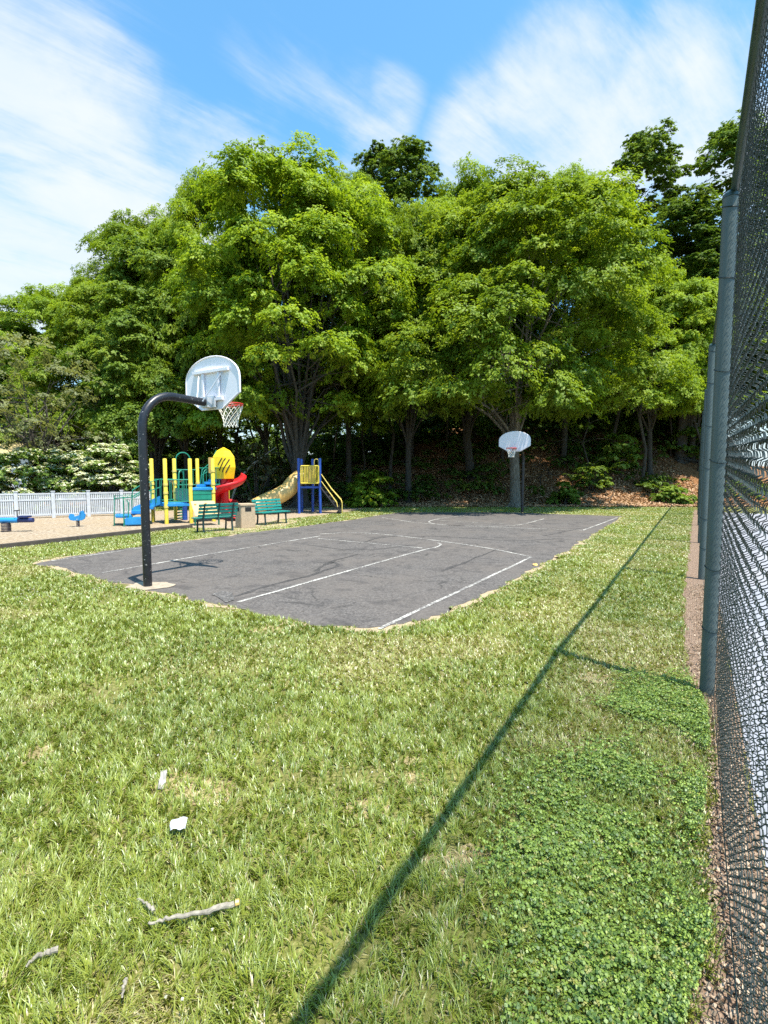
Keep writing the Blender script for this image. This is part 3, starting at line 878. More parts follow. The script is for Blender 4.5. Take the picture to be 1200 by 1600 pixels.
# ------------------------------------------------------------------ blue tower with tan tube slide
TY = 23.0
tower = empty('slide_tower', (*at(484, TY), 0), 0, 'blue-posted slide tower with a yellow barred panel and a tan tube slide', 'play structure')
TO = Vector(tower.location)
def T3(px, Y, z): return Vector((X_at(px, Y, z), Y, z)) - TO
tp = [(467.5, TY), (500.5, TY + .1), (489, TY + 1.1), (472, TY + 1.1)]
for px, Y in tp:
    a = T3(px, Y, 0); m = MB(); m.tube([a - Vector((0, 0, .1)), a + Vector((0, 0, Z_at(716, TY) - .0))], .062, 14); m.build('post', M['blue_coat'], tower)
m = MB(); P4 = [T3(px, Y, 0) for px, Y in tp]
m.prism([(p.x, p.y) for p in P4], lambda u, v, d: (u, v, 1.22 - d), .08); m.build('deck', M['blue_coat'], tower, bevel=.01)
m = MB(); z0, z1 = Z_at(755, TY), Z_at(728, TY)
A, B = T3(471, TY - .05, 0), T3(498.5, TY + .03, 0)
for z in (z0, z1): m.tube([A + Vector((0, 0, z)), B + Vector((0, 0, z))], .028, 8)
for k in range(12):
    q = A.lerp(B, k / 11); m.tube([q + Vector((0, 0, z0)), q + Vector((0, 0, z1))], .018 if 0 < k < 11 else .028, 6)
m.build('barrier', M['yellow'], tower)
m = MB(); m.box(A.lerp(B, .45) + Vector((0, .35, (z0 + z1) / 2)), (.5, .04, z1 - z0 - .06)); m.build('back_panel', M['tan_plastic'], tower, bevel=.01)
m = MB(); c = T3(495, TY + .6, 0)
m.tube([c + Vector((-.10, 0, 1.25))] + [c + Vector((-.10 * math.cos(a_), 0, 2.35 + .12 * math.sin(a_))) for a_ in np.linspace(0, PI, 9)] + [c + Vector((.10, 0, 1.25))], .018, 6); m.build('grab_arch', M['pale_yellow'], tower)
# tube slide
path = [T3(476, TY + .8, 1.62), T3(466, TY + .7, 1.58), T3(458, TY + .5, 1.36), T3(450, TY + .3, 1.04), T3(436, TY, .80), T3(420, TY - .2, .62), T3(404, TY - .5, .40), T3(398, TY - .6, .34)]
D_ = path[:]
for _ in range(2):
    Q = [D_[0]]
    for a_, b_ in zip(D_, D_[1:]): Q += [a_.lerp(b_, .25), a_.lerp(b_, .75)]
    D_ = Q + [D_[-1]]
m = MB(); m.tube(D_, .37, 20, cap=False); ts = m.build('tube_slide', M['tan_plastic'], tower)
md = ts.modifiers.new('thick', 'SOLIDIFY'); md.thickness = .025
m = MB(); m.tube([D_[-6] + Vector((0, 0, -.3)), D_[-6] + Vector((0, 0, -.9))], .05, 8); m.build('slide_foot', M['dark_grip'], tower)
# stair and handrails to the right
m = MB(); A, B = T3(505, TY + .4, 1.18), T3(531, TY + .2, .06)
for k in range(6):
    q = A.lerp(B, k / 5); m.box(q, (.26, .62, .045))
for dy in (-.32, .32): m.tube([A + Vector((-.1, dy, .02)), B + Vector((.05, dy, 0))], .04, 6)
m.build('stair', M['dark_grip'], tower)
for dy in (-.34, .34):
    m = MB(); m.tube([T3(502, TY + .4 + dy, Z_at(741, TY)), T3(518, TY + .3 + dy, Z_at(764, TY)), T3(533, TY + .2 + dy, Z_at(781, TY)), T3(534.5, TY + .2 + dy, Z_at(786, TY)), T3(534.5, TY + .2 + dy, -.05)], .020, 8)
    m.tube([T3(502, TY + .4 + dy, Z_at(752, TY)), T3(526, TY + .2 + dy, Z_at(785, TY)), T3(527.5, TY + .2 + dy, Z_at(792, TY))], .016, 8)
    m.build('handrail', M['pale_yellow'], tower)

# ------------------------------------------------------------------ spring toys
p = G(122, 823)
t = empty('spring_rider', (*p, 0), R(20), 'small blue and white spring rider standing in the wood chips by the white fence', 'spring rider')
def spring(parent, h, r, loc=(0, 0)):
    m = MB(); m.tube([(loc[0] + r * math.cos(a_), loc[1] + r * math.sin(a_), h * a_ / (2 * PI * 6)) for a_ in np.linspace(0, 2 * PI * 6, 73)], .018, 6)
    m.build('spring', M['spring'], parent)
t.scale = (.56, .62, .72)
spring(t, .32, .09)
m = MB(); ol = [(-.38, .33), (-.20, .30), (.22, .30), (.36, .36), (.42, .52), (.36, .62), (.30, .76), (.14, .72), (.10, .55), (-.12, .50), (-.25, .60), (-.40, .62), (-.46, .46)]
for s_ in (-1, 1): m.prism(ol, lambda u, v, d: (u, s_ * .10 + s_ * d, v), .03)
m.build('side_panel', M['blue_plastic'], t, bevel=.008)
m = MB(); m.box((-.08, 0, .50), (.36, .24, .04)); m.box((-.08, 0, .42), (.30, .17, .12)); m.build('seat', M['vinyl'], t, bevel=.015)
m = MB(); m.tube([(.18, -.24, .66), (.18, .24, .66)], .016, 8); m.build('handle', M['dark_grip'], t)
m = MB(); m.tube([(.0, -.24, .36), (.0, .24, .36)], .016, 8); m.build('footrest', M['vinyl'], t)
p = G(10, 831)
t = empty('seesaw', (*p, 0), R(6), 'low teal seesaw beam with a purple end at the left edge of the play area', 'seesaw')
m = MB(); m.tube([(-1.3, 0, .36), (.36, 0, .36)], .085, 12); m.build('beam', M['blue_plastic'], t)
m = MB(); m.tube([(.37, 0, .36), (.80, 0, .36)], .075, 12); m.build('beam_end', M['navy'], t)
spring(t, .28, .12)
m = MB(); m.box((.55, 0, .47), (.30, .26, .05)); m.build('seat', M['navy'], t, bevel=.01)
m = MB(); m.tube([(.34, 0, .42), (.34, 0, .66)], .016, 8); m.tube([(.34, -.14, .66), (.34, .14, .66)], .016, 8); m.build('handle', M['dark_grip'], t)

# ------------------------------------------------------------------ white picket fence
fa = Vector((*G(-170, 818), 0)); fb = Vector((*G(240, 803.5), 0))
wf = empty('picket_fence', fa, 0, 'white vinyl picket fence behind the wood chips, under the flowering shrubs', 'fence')
dv = fb - fa; npan = 7; ang = math.atan2(dv.y, dv.x); rot = Matrix.Rotation(ang, 3, 'Z'); Lp = dv.length / npan
for k in range(npan + 1):
    c = dv * (k / npan)
    m = MB(); m.box(c + Vector((0, 0, .52)), (.13, .13, 1.08), rot); po = m.build('post', M['vinyl'], wf, bevel=.006)
    m = MB(); m.box(c + Vector((0, 0, 1.08)), (.16, .16, .035), rot); m.build('post_cap', M['vinyl'], po, bevel=.008)
for k in range(npan):
    m = MB(); c0 = dv * ((k + .5) / npan)
    for z in (.14, .74, .985): m.box(c0 + Vector((0, 0, z)), (Lp - .135, .045, .06), rot)
    npk = 17
    for j in range(npk):
        q = dv * ((k + (j + .75) / (npk + .5)) / npan); m.box(q + Vector((0, 0, .54)), (.05, .022, .94), rot)
    m.build('fence_panel', M['vinyl'], wf)

# timber edging, one thing
ed = empty('timber_edging', (*G(0, 857), 0), 0, 'dark weathered timber edging between the wood chips and the grass', 'edging')
eo = Vector(ed.location)
epts = [Vector((*G(*p), 0)) for p in ((-260, 893), (-120, 874), (0, 857.5), (120, 844), (230, 831.5), (300, 825))]
for a, b in zip(epts, epts[1:]):
    d = b - a; n = max(1, round(d.length / 2.4))
    for k in range(n):
        q = a + d * ((k + .5) / n) - eo
        m = MB(); m.box(q + Vector((0, 0, .04)), (d.length / n - .02, .13, .14), Matrix.Rotation(math.atan2(d.y, d.x) + random.uniform(-.01, .01), 3, 'Z'))
        m.build('timber', M['timber'], ed, bevel=.012)

# pale house beyond the shrubs at the far left
hx, hy = X_at(-40, 34), 34
t = empty('house', (hx, hy, float(hz(hx, hy))), R(12), 'pale house glimpsed past the flowering shrubs at the left edge', 'house')
m = MB(); m.box((0, 0, 1.3), (9, 6, 2.6)); m.build('wall', M['siding'], t)
m = MB(); m.prism([(-3.4, 2.6), (3.4, 2.6), (0, 4.2)], lambda u, v, d: (-4.9 + d, u, v), 9.8); m.build('roof', M['roof'], t)
for x in (-2.5, .5, 3):
    m = MB(); m.box((x, -3.02, 1.5), (.9, .08, 1.1)); m.build('window', M['window'], t)

# ------------------------------------------------------------------ trees
def rand_unit(n, g):
    v = g.normal(size=(n, 3)); return v / np.linalg.norm(v, axis=1, keepdims=True)

def leaf_quads(c, nrm, axis, Ln, Wd):
    """c,nrm,axis (n,3); Ln,Wd (n,)"""
    nrm = nrm / np.linalg.norm(nrm, axis=1, keepdims=True)
    t = axis - nrm * np.sum(axis * nrm, 1, keepdims=True); t /= np.linalg.norm(t, axis=1, keepdims=True) + 1e-9
    b = np.cross(nrm, t)
    L = Ln[:, None]; W = Wd[:, None]
    v = np.stack([c - t * L * .5, c + b * W * .5 + t * L * .05 + nrm * W * .15, c + t * L * .5 - nrm * L * .12, c - b * W * .5 + t * L * .05 + nrm * W * .15], 1)
    return v

def sprays(cent, out, rad, g, n_sprig, n_leaf, leafL, leafW, cols, squash=.6, droop=.35, ragged_=.25, spread=.10):
    """clumps of drooping leaf sprays: cent (n,3), out (n,3) outward dirs, rad (n,) -> verts, colours"""
    n = len(cent)
    ns = n * n_sprig
    C = np.repeat(cent, n_sprig, 0); O = np.repeat(out, n_sprig, 0); Rr = np.repeat(rad, n_sprig)
    d = rand_unit(ns, g); d[:, 2] = np.abs(d[:, 2]) * 1.0 - .10
    d = d + O * .45; d /= np.linalg.norm(d, axis=1, keepdims=True)
    rr = Rr * (1 - ragged_ * g.random(ns) ** 1.5) * (.55 + .5 * g.random(ns) ** .5)
    base = C + d * rr[:, None] * np.array([1, 1, squash])
    ax = d.copy(); ax[:, 2] = ax[:, 2] * .3 - droop * (.5 + g.random(ns)); ax += g.normal(size=(ns, 3)) * .25; ax /= np.linalg.norm(ax, axis=1, keepdims=True)
    sl = Rr * (.22 + .26 * g.random(ns))
    # leaves along the sprig
    nl = ns * n_leaf
    B = np.repeat(base, n_leaf, 0); A = np.repeat(ax, n_leaf, 0); S = np.repeat(sl, n_leaf); Dn = np.repeat(d, n_leaf, 0); RR = np.repeat(Rr, n_leaf)
    u = g.random(nl)
    side = g.normal(size=(nl, 3)); side[:, 2] *= .45
    pos = B + A * (u * S)[:, None] + side * (spread * RR * (1 - .5 * u))[:, None]
    pos[:, 2] -= (u ** 2) * S * .35
    nrm = Dn * .8 + np.array([0, 0, .6]) + g.normal(size=(nl, 3)) * .34
    axl = A + g.normal(size=(nl, 3)) * .7
    Ln = leafL * (.7 + .6 * g.random(nl)); Wd = leafW * (.7 + .6 * g.random(nl))
    V = leaf_quads(pos, nrm, axl, Ln, Wd)
    cl = np.repeat(g.random(n), n_sprig * n_leaf); sp = np.repeat(g.random(ns), n_leaf); lf = g.random(nl)
    k = np.clip(.40 * cl + .30 * sp + .30 * lf + (g.random(nl) - .5) * .1, 0, 1)[:, None]
    c0, c1, c2 = [np.array(c) for c in cols]
    col = np.where(k < .5, c0 + (c1 - c0) * (k / .5), c1 + (c2 - c1) * ((k - .5) / .5))
    return V, np.repeat(col[:, None, :], 4, 1)

def quads_obj(name, V, Cc, mat, parent):
    V = V.reshape(-1, 3); F = np.arange(len(V)).reshape(-1, 4)
    return mesh_np(name, V, F, mat, parent, cols=Cc.reshape(-1, 3))

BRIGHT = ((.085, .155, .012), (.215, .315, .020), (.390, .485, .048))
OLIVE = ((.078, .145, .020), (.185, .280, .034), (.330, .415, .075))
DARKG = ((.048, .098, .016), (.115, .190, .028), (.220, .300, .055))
PINKY = ((.10, .125, .05), (.20, .225, .10), (.33, .35, .17))

def crown_points(g, n, H, zb, Rm, K=6, low=.22):
    """mound centres over a union of sub-domes, so the outline is uneven"""
    hh = H - zb
    subs = [(0, 0, zb + .56 * hh, .60 * Rm, .44 * hh)]
    th0 = g.random() * 6.28
    for k in range(K):
        a = th0 + 2 * PI * (k + .5 * (g.random() - .5)) / K
        r = Rm * (.46 + .14 * g.random()); rr = Rm * (.40 + .12 * g.random())
        zc = zb + hh * (low + .12 * g.random() + (.30 if k % 2 else .0)); rz = hh * (.24 + .12 * g.random())
        if k % 2: r *= .72
        subs.append((r * math.cos(a), r * math.sin(a), zc, rr, rz))
    for k in range(4):
        a = g.random() * 6.28; r = Rm * .28 * g.random(); rr = Rm * (.20 + .12 * g.random())
        rz = hh * .14; subs.append((r * math.cos(a), r * math.sin(a), H - rz * (1.0 + .9 * g.random()), rr, rz))
    S = np.array(subs)
    P, O = [], []
    wts = S[:, 3] * S[:, 4]; wts = wts / wts.sum()
    while len(P) < n:
        i = g.choice(len(S), p=wts); d = g.normal(size=3); d /= np.linalg.norm(d)
        if d[2] < -.55: continue
        f = .86 + .20 * g.random() if g.random() > .12 else .4 + .4 * g.random()
        p = S[i, :3] + d * f * np.array([S[i, 3], S[i, 3], S[i, 4]])
        q = (p - S[:, :3]) / S[:, [3, 3, 4]]
        ins = np.sum(q * q, 1) < .62; ins[i] = False
        if ins.any() or p[2] < zb: continue
        P.append(p); O.append(d + np.array([0, 0, .25]))
    O = np.array(O); O /= np.linalg.norm(O, axis=1, keepdims=True)
    return np.array(P), O, None

def add_trunk(parent, g, H, zb, Rm, r0, fork, nl, cents, flare=True, sub=3, thin=1.0):
    m = MB()
    top = Vector((g.normal() * .15, g.normal() * .15, fork))
    pts = [Vector((0, 0, -.5)), Vector((0, 0, .0)), Vector((0, 0, .35)), Vector((top.x * .3, top.y * .3, fork * .4)), top]
    rad = [r0 * 1.7, r0 * 1.45, r0 * 1.08, r0 * .95, r0 * .9] if flare else [r0] * 5
    m.tube(pts, rad, 14)
    if flare:
        for k in range(6):
            a = k * 1.05 + g.random(); L = .6 + g.random() * .9
            m.tube([(math.cos(a) * r0 * .7, math.sin(a) * r0 * .7, .38), (math.cos(a) * r0 * 1.6, math.sin(a) * r0 * 1.6, .10), (math.cos(a) * (r0 + L), math.sin(a) * (r0 + L), -.05)], [r0 * .35, r0 * .25, r0 * .08], 7)
    for k in range(nl):
        a = 2 * PI * (k + g.random() * .7) / nl; spread = .18 + .75 * g.random()
        tip = Vector((math.cos(a) * Rm * spread * .85, math.sin(a) * Rm * spread * .85, zb + (H - zb) * (1 - .75 * spread) * (.75 + .25 * g.random())))
        st = top * .92 + Vector((math.cos(a) * r0 * .4, math.sin(a) * r0 * .4, -.3 * g.random()))
        P = []
        for j in range(6):
            q = j / 5
            P.append(st.lerp(tip, q) + Vector((-math.cos(a), -math.sin(a), 0)) * (math.sin(PI * q) * Rm * spread * .14) + Vector((g.normal(), g.normal(), 0)) * .10 * (q > 0) * (q < 1))
        rl = r0 * (.36 + .2 * g.random()) * thin
        m.tube(P, [rl * (1 - .82 * q / 5) for q in range(6)], 7)
        for b in range(sub):
            j = 2 + b % 3; s0 = P[j]; ci = cents[g.integers(len(cents))]
            best = min((cents[i] for i in g.integers(0, len(cents), 14)), key=lambda c: (Vector(c) - s0).length)
            e = Vector(best); mid = s0.lerp(e, .5) + Vector((g.normal() * .2, g.normal() * .2, .25))
            m.tube([s0, mid, e], [rl * .42, rl * .3, rl * .1], 5)
    return m.build('trunk', M['bark'], parent)

GT = 'trees along the bank behind the court'
def make_tree(name, loc, label, seed, H, zb, Rm, n_cl, rc, palette, r0=.3, fork=2.5, nl=8, n_sprig=16, n_leaf=30, leaf=(.19, .095), shape=1.0, lobes=5, inner=.25, wide=.38, squash=.6, droop=.35, sub=3, extra=None, mat='leaf', group=GT, cat='tree', thin=1.0):
    g = np.random.default_rng(seed)
    t = empty(name, loc, 0, label, cat, group)
    c, o, tt = crown_points(g, n_cl, H, zb, Rm, lobes)
    if extra is not None:
        c = np.concatenate([c, extra]); e_o = extra - np.array([0, 0, extra[:, 2].mean() * .8]); e_o /= np.linalg.norm(e_o, axis=1, keepdims=True); o = np.concatenate([o, e_o])
    rad = rc * (.6 + .75 * g.random(len(c)))
    add_trunk(t, g, H, zb, Rm, r0, fork, nl, c, sub=sub, thin=thin)
    V, Cc = sprays(c, o, rad, g, n_sprig, n_leaf, leaf[0], leaf[1], palette, squash, droop)
    quads_obj('crown', V, Cc, M[mat], t)
    return t

def base(px, Y, dz=-.1): x = X_at(px, Y); return (x, Y, float(hz(x, Y)) + dz)
def dims(px, Y, top, hw): x, y, z = base(px, Y); return Z_at(top + 14, Y) - z, hw * Y / FPX * 1.0

# the two big zelkova-like trees of the front row
H, Rm = dims(470, 27.2, 252, 165)
T1 = make_tree('broadleaf_tree', base(470, 27.2), 'big vase-shaped tree with many rising stems right behind the blue slide tower', 11, H, 3.6, Rm * 1.04, 240, 1.2, BRIGHT, r0=.40, fork=2.5, nl=22, lobes=6, wide=.32, sub=4, thin=.62, n_sprig=44, n_leaf=22, squash=.72, leaf=(.165, .085), droop=.5)
H, Rm = dims(838, 28.0, 290, 192)
T2 = make_tree('broadleaf_tree', base(806, 27.6), 'wide bright green tree whose thick grey trunk stands behind the far hoop', 23, H, 3.6, Rm * 1.05, 290, 1.25, BRIGHT, r0=.27, fork=4.0, nl=16, lobes=7, wide=.34, sub=4, thin=.8, n_sprig=44, n_leaf=22, squash=.72, leaf=(.165, .085), droop=.5)
# two more originals used for copies
H, Rm = dims(250, 30, 372, 85)
T3_ = make_tree('broadleaf_tree', base(250, 30), 'rounded green tree rising behind the gooseneck pole, left of the vase-shaped tree', 31, H, 1.8, Rm, 150, .95, OLIVE, r0=.17, fork=2.2, nl=10, wide=.35, n_sprig=36, n_leaf=20, squash=.72, leaf=(.165, .085), droop=.45)
H, Rm = dims(640, 37, 208, 66)
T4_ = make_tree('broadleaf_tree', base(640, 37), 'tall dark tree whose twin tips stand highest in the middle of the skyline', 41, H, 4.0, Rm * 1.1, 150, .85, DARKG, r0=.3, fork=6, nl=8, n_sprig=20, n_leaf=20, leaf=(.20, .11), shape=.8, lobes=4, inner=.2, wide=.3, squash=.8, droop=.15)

def tree_copy(src, px, Y, top, hw, label, rz=None, dz=-.1, zscale=None):
    c = copy_tree(src)
    h0, r0_ = src['h'], src['r']
    H, Rm = dims(px, Y, top, hw)
    c.location = base(px, Y, dz); s = Rm / r0_
    c.scale = (s, s, H / h0); c.rotation_euler = (0, 0, random.random() * 6.28 if rz is None else rz)
    c['label'] = label
    return c
for t, (px, Y, top, hw) in ((T1, (470, 27.2, 238, 165)), (T2, (838, 28.0, 268, 192)), (T3_, (250, 30, 372, 85)), (T4_, (640, 37, 208, 66))):
    t['h'], t['r'] = dims(px, Y, top, hw)

for src, px, Y, top, hw, lab in (
        (T2, 345, 32, 258, 105, 'tall green tree behind and just left of the vase-shaped tree'),
        (T2, 172, 33, 405, 100, 'rounded tree above the flowering shrubs, second in height at the left end'),
        (T1, 95, 36, 440, 90, 'green tree behind the bare-twigged tree at the left end of the wood'),
        (T3_, 12, 36, 478, 80, 'lowest treetop of the skyline, at the far left above the white fence'),
        (T3_, -75, 36, 520, 90, 'tree at the left edge of the picture, half out of frame'),
        (T2, 545, 33, 262, 110, 'broad tree filling the gap behind the vase-shaped tree, left of the twin tips'),
        (T2, 638, 30.0, 300, 118, 'bright tree between the two largest crowns, above the middle of the court'),
        (T1, 735, 34, 255, 95, 'tall green tree behind the space between the two largest crowns'),
        (T2, 880, 35, 258, 110, 'green tree whose top rises just behind the wide tree of the far hoop'),
        (T2, 1015, 34.0, 395, 96, 'yellow-green tree at the right end of the front row, beside the tall fence'),
        (T4_, 990, 40, 200, 68, 'tall dark loose tree on the skyline right of the wide tree'),
        (T4_, 1125, 37, 182, 72, 'tall open tree directly behind the dark top rail of the tall fence'),
        (T4_, 1225, 36, 150, 90, 'tall tree seen only through the wire mesh at the right edge'),
        (T3_, 1080, 36, 420, 80, 'shaded tree low on the slope next to the tall fence'),
        (T4_, 1062, 36, 300, 80, 'dark full tree between the wide tree and the tall fence, below the skyline'),
        (T2, 1095, 38, 372, 95, 'green tree low behind the tall fence post, right of the yellow-green one'),
        (T2, 418, 31.5, 330, 95, 'green tree closing the gap left of the vase-shaped stems'),
        (T3_, 1300, 34, 380, 120, 'green tree beyond the grey tennis court, seen through the mesh'),
        (T3_, 1500, 30, 330, 160, 'tree on the far side of the tennis court, beyond the picture edge'),
        (T4_, 585, 39, 218, 55, 'dark treetop just left of the twin tips on the skyline'),
        (T1, 250, 36, 330, 105, 'green tree standing back between the pole and the tall left tree'),
        (T2, 292, 30, 385, 78, 'narrow green tree directly above the red spiral slide')):
    tree_copy(src, px, Y, top, hw, lab)

# low dark woods on top of the bank (counts as one mass)
g = np.random.default_rng(77)
V_, C_l = [], []
nw_ = 1150
wx = g.uniform(-34, 30, nw_); wy = g.uniform(38, 54, nw_); _k = wx * .854 - wy * .5203 < .8; wx, wy = wx[_k], wy[_k]; nw_ = len(wx)
wz = hz(wx, wy) + g.uniform(.2, 4.6, nw_) * (.25 + .75 * g.random(nw_)) * np.where(wx < -1, 1.7, 1.0)
cent = np.stack([wx, wy, wz], 1)
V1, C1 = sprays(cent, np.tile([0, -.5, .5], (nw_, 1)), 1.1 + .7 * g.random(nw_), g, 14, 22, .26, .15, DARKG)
tag(quads_obj('woods', V1, C1, M['leaf'], None), kind='stuff')

# slender dark trunks in the shade
g = np.random.default_rng(5)
slim = None
k = 0
for px in list(np.linspace(392, 1090, 17)) + [250, 290, 320, 350, 372, 180, 140]:
    if abs(px - 470) < 14 or abs(px - 806) < 20: continue
    Y = float(g.uniform(32, 41)); h = float(g.uniform(7, 11))
    if slim is None or k < 4:
        t = empty('sapling_tree', base(px, Y), 0, 'slender dark trunk standing in the shade under the big crowns', 'tree', 'slender trunks in the shade under the crowns')
        m = MB(); P = [Vector((0, 0, -.4))]
        for j in range(1, 7): P.append(Vector((g.normal() * .12 * j, g.normal() * .12 * j, h * j / 6)))
        r = .05 + .06 * g.random(); m.tube(P, [r * (1 - .1 * j) for j in range(7)], 8)
        for b in range(9):
            j = int(g.integers(2, 6)); a = g.random() * 6.28; L = 1 + g.random() * 1.8
            s0 = P[j]; m.tube([s0, s0 + Vector((math.cos(a) * L * .5, math.sin(a) * L * .5, .3)), s0 + Vector((math.cos(a) * L, math.sin(a) * L, .2 + g.normal() * .3))], [r * .35, r * .22, .008], 5)
        m.build('trunk', M['bark'], t)
        cc = np.array([[g.normal() * 1.2, g.normal() * 1.2, h * (.45 + .6 * g.random())] for _ in range(9)])
        V, Cc = sprays(cc, np.tile([0, 0, 1.0], (9, 1)), .5 + .4 * g.random(9), g, 9, 14, .2, .11, OLIVE)
        quads_obj('crown', V, Cc, M['leaf'], t)
        pool = [o for o in bpy.data.objects if o.name.startswith('sapling_tree')]; slim = pool
    else:
        c = copy_tree(slim[k % len(slim)]); c.location = base(px, Y); c.rotation_euler = (0, 0, g.random() * 6.28); s = .8 + .5 * g.random(); c.scale = (s, s, s)
    k += 1

# pale bare-twigged tree at the left
bt = base(62, 24.5)
make_tree('twiggy_tree', bt, 'pale thin-leaved tree with bare grey twigs above the flowering shrubs', 61, Z_at(535, 24.5), 2.6, 3.3, 60, .85, PINKY, r0=.14, fork=1.6, nl=13, n_sprig=10, n_leaf=20, leaf=(.13, .07), inner=.35, sub=6, squash=.8, group=None, thin=.9)

# ------------------------------------------------------------------ shrubs
def shrub(name, loc, label, seed, Rm, H, n, rc, pal, n_sprig=12, n_leaf=22, leaf=(.14, .08), stems=7, flowers=0, cat='shrub', group=None, zlo=.15):
    g = np.random.default_rng(seed)
    t = empty(name, loc, 0, label, cat, group)
    th = g.random(n) * 6.28; ph = g.random(n); rr = Rm * np.sqrt(1 - (ph * .95) ** 2) * (.6 + .4 * g.random(n))
    c = np.stack([rr * np.cos(th), rr * np.sin(th), H * (zlo + (1 - zlo) * ph) - rc * .3], 1)
    o = np.stack([np.cos(th), np.sin(th), .4 + ph], 1); o /= np.linalg.norm(o, axis=1, keepdims=True)
    m = MB()
    for k in range(stems):
        a = k * 6.28 / stems + g.random(); tip = c[g.integers(n)]
        m.tube([(math.cos(a) * .1, math.sin(a) * .1, -.2), (tip[0] * .4, tip[1] * .4, tip[2] * .55), tuple(tip)], [.035, .024, .008], 6)
    m.build('stem', M['bark'], t)
    rad = rc * (.7 + .6 * g.random(n))
    V, Cc = sprays(c, o, rad, g, n_sprig, n_leaf, leaf[0], leaf[1], pal, .6, .3)
    fo = quads_obj('foliage', V, Cc, M['leaf'], t)
    if flowers:
        nf = n * flowers; i = np.repeat(np.arange(n), flowers)
        d = rand_unit(nf, g); d[:, 2] = np.abs(d[:, 2]) * .8 + .1; d += o[i] * .4; d /= np.linalg.norm(d, axis=1, keepdims=True)
        fc = c[i] + d * (rad[i] * 1.0)[:, None] * np.array([1, 1, .62])
        kk = 5
        P = np.repeat(fc, kk, 0) + g.normal(size=(nf * kk, 3)) * .055 * np.array([1, 1, .35])
        Vf = leaf_quads(P, np.array([0, 0, 1.0]) + np.repeat(d, kk, 0) * .5 + g.normal(size=(nf * kk, 3)) * .25, g.normal(size=(nf * kk, 3)), np.full(nf * kk, .12), np.full(nf * kk, .10))
        colf = np.array([.66, .68, .47]) * (.8 + .25 * g.random((nf * kk, 1)))
        quads_obj('blossoms', Vf, np.repeat(colf[:, None], 4, 1), M['flower'], t)
    return t
SPRING = ((.10, .18, .03), (.21, .32, .06), (.36, .46, .13))
GF = 'white flowering shrubs behind the picket fence'
def sb(px, Y): x = X_at(px, Y); return (x, Y, float(hz(x, Y)) - .05)
shrub('flowering_shrub', sb(172, 24.2), 'shrub covered in white blossom, right behind the play steps', 101, 1.6, 3.1, 70, .42, SPRING, flowers=26, group=GF)
shrub('flowering_shrub', sb(105, 24.6), 'white blossoming shrub at the middle of the picket fence', 102, 1.5, 3.0, 60, .42, SPRING, flowers=18, group=GF)
shrub('flowering_shrub', sb(35, 23.6), 'yellow-green shrub with few white flowers, leaning on the fence at the left', 103, 1.7, 2.9, 80, .45, SPRING, flowers=14, group=GF)
shrub('flowering_shrub', sb(-50, 23.8), 'flowering shrub at the left edge, partly out of the picture', 104, 1.7, 2.8, 70, .45, SPRING, flowers=12, group=GF)
shrub('green_shrub', sb(585, 27.9), 'bright green leafy shrub at the foot of the bank, right of the slide tower', 105, 1.2, 2.0, 46, .4, BRIGHT, leaf=(.17, .1))
shrub('green_shrub', sb(568, 27.6), 'low green shrub just right of the tower stair', 106, .8, 1.2, 26, .35, BRIGHT, leaf=(.17, .1))
shrub('green_shrub', sb(882, 28.6), 'small dark green shrub at the bank foot, right of the far hoop', 107, .65, 1.35, 26, .32, OLIVE)
shrub('green_shrub', sb(965, 33.5), 'broad-leaved sapling on the slope with pale green leaves', 108, 1.3, 2.6, 34, .4, OLIVE, leaf=(.26, .16))
shrub('green_shrub', sb(1055, 29.5), 'low dark shrub at the bank foot next to the tall fence', 109, .9, .9, 24, .36, OLIVE)
shrub('green_shrub', sb(1075, 36), 'yellowish shrub high on the shaded slope near the tall fence', 110, 1.3, 2.4, 26, .4, OLIVE, leaf=(.22, .12))
shrub('green_shrub', sb(925, 31.5), 'yellow-green shrub on the brown leafy slope', 111, 1.0, 1.6, 28, .36, OLIVE)
shrub('thicket', sb(400, 27.0), 'brown twiggy thicket on the slope between spiral slide and tube slide', 112, 2.2, 3.4, 46, .5, ((.05, .05, .025), (.11, .105, .045), (.20, .18, .09)), n_sprig=9, n_leaf=16, stems=34, leaf=(.15, .07))
shrub('thicket', sb(352, 28.5), 'dark twiggy thicket behind the red spiral slide', 113, 2.0, 3.0, 40, .5, DARKG, n_sprig=10, n_leaf=18, stems=22)

# undergrowth, dead leaves and twigs on the bank
g = np.random.default_rng(21)
nu = 800
ux = g.uniform(-13, 24, nu); uy = g.uniform(29.2, 41, nu)
keep = vnoise(ux, uy, .45) > .40; ux, uy = ux[keep], uy[keep]; nu = len(ux)
cent = np.stack([ux, uy, hz(ux, uy) + .15 + .5 * g.random(nu)], 1)
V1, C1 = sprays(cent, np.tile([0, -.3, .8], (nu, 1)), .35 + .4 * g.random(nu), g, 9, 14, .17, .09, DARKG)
tag(quads_obj('undergrowth', V1, C1, M['leaf'], None), kind='stuff')
nl_ = 34000
lx = g.uniform(-10, 20, nl_); ly = 27.6 + 10 * g.random(nl_) ** 1.6
lz = hz(lx, ly) + .02 + .05 * g.random(nl_)
nn = np.array([0, -.25, 1]) + g.normal(size=(nl_, 3)) * .45
V1 = leaf_quads(np.stack([lx, ly, lz], 1), nn, g.normal(size=(nl_, 3)), .11 + .10 * g.random(nl_), .06 + .05 * g.random(nl_))
kk = g.random((nl_, 1)); c1 = np.array([.16, .075, .035]) * (1 - kk) + np.array([.55, .36, .21]) * kk
tag(quads_obj('fallen_leaves', V1, np.repeat(c1[:, None], 4, 1), M['litter'], None), kind='stuff')
br = MB()
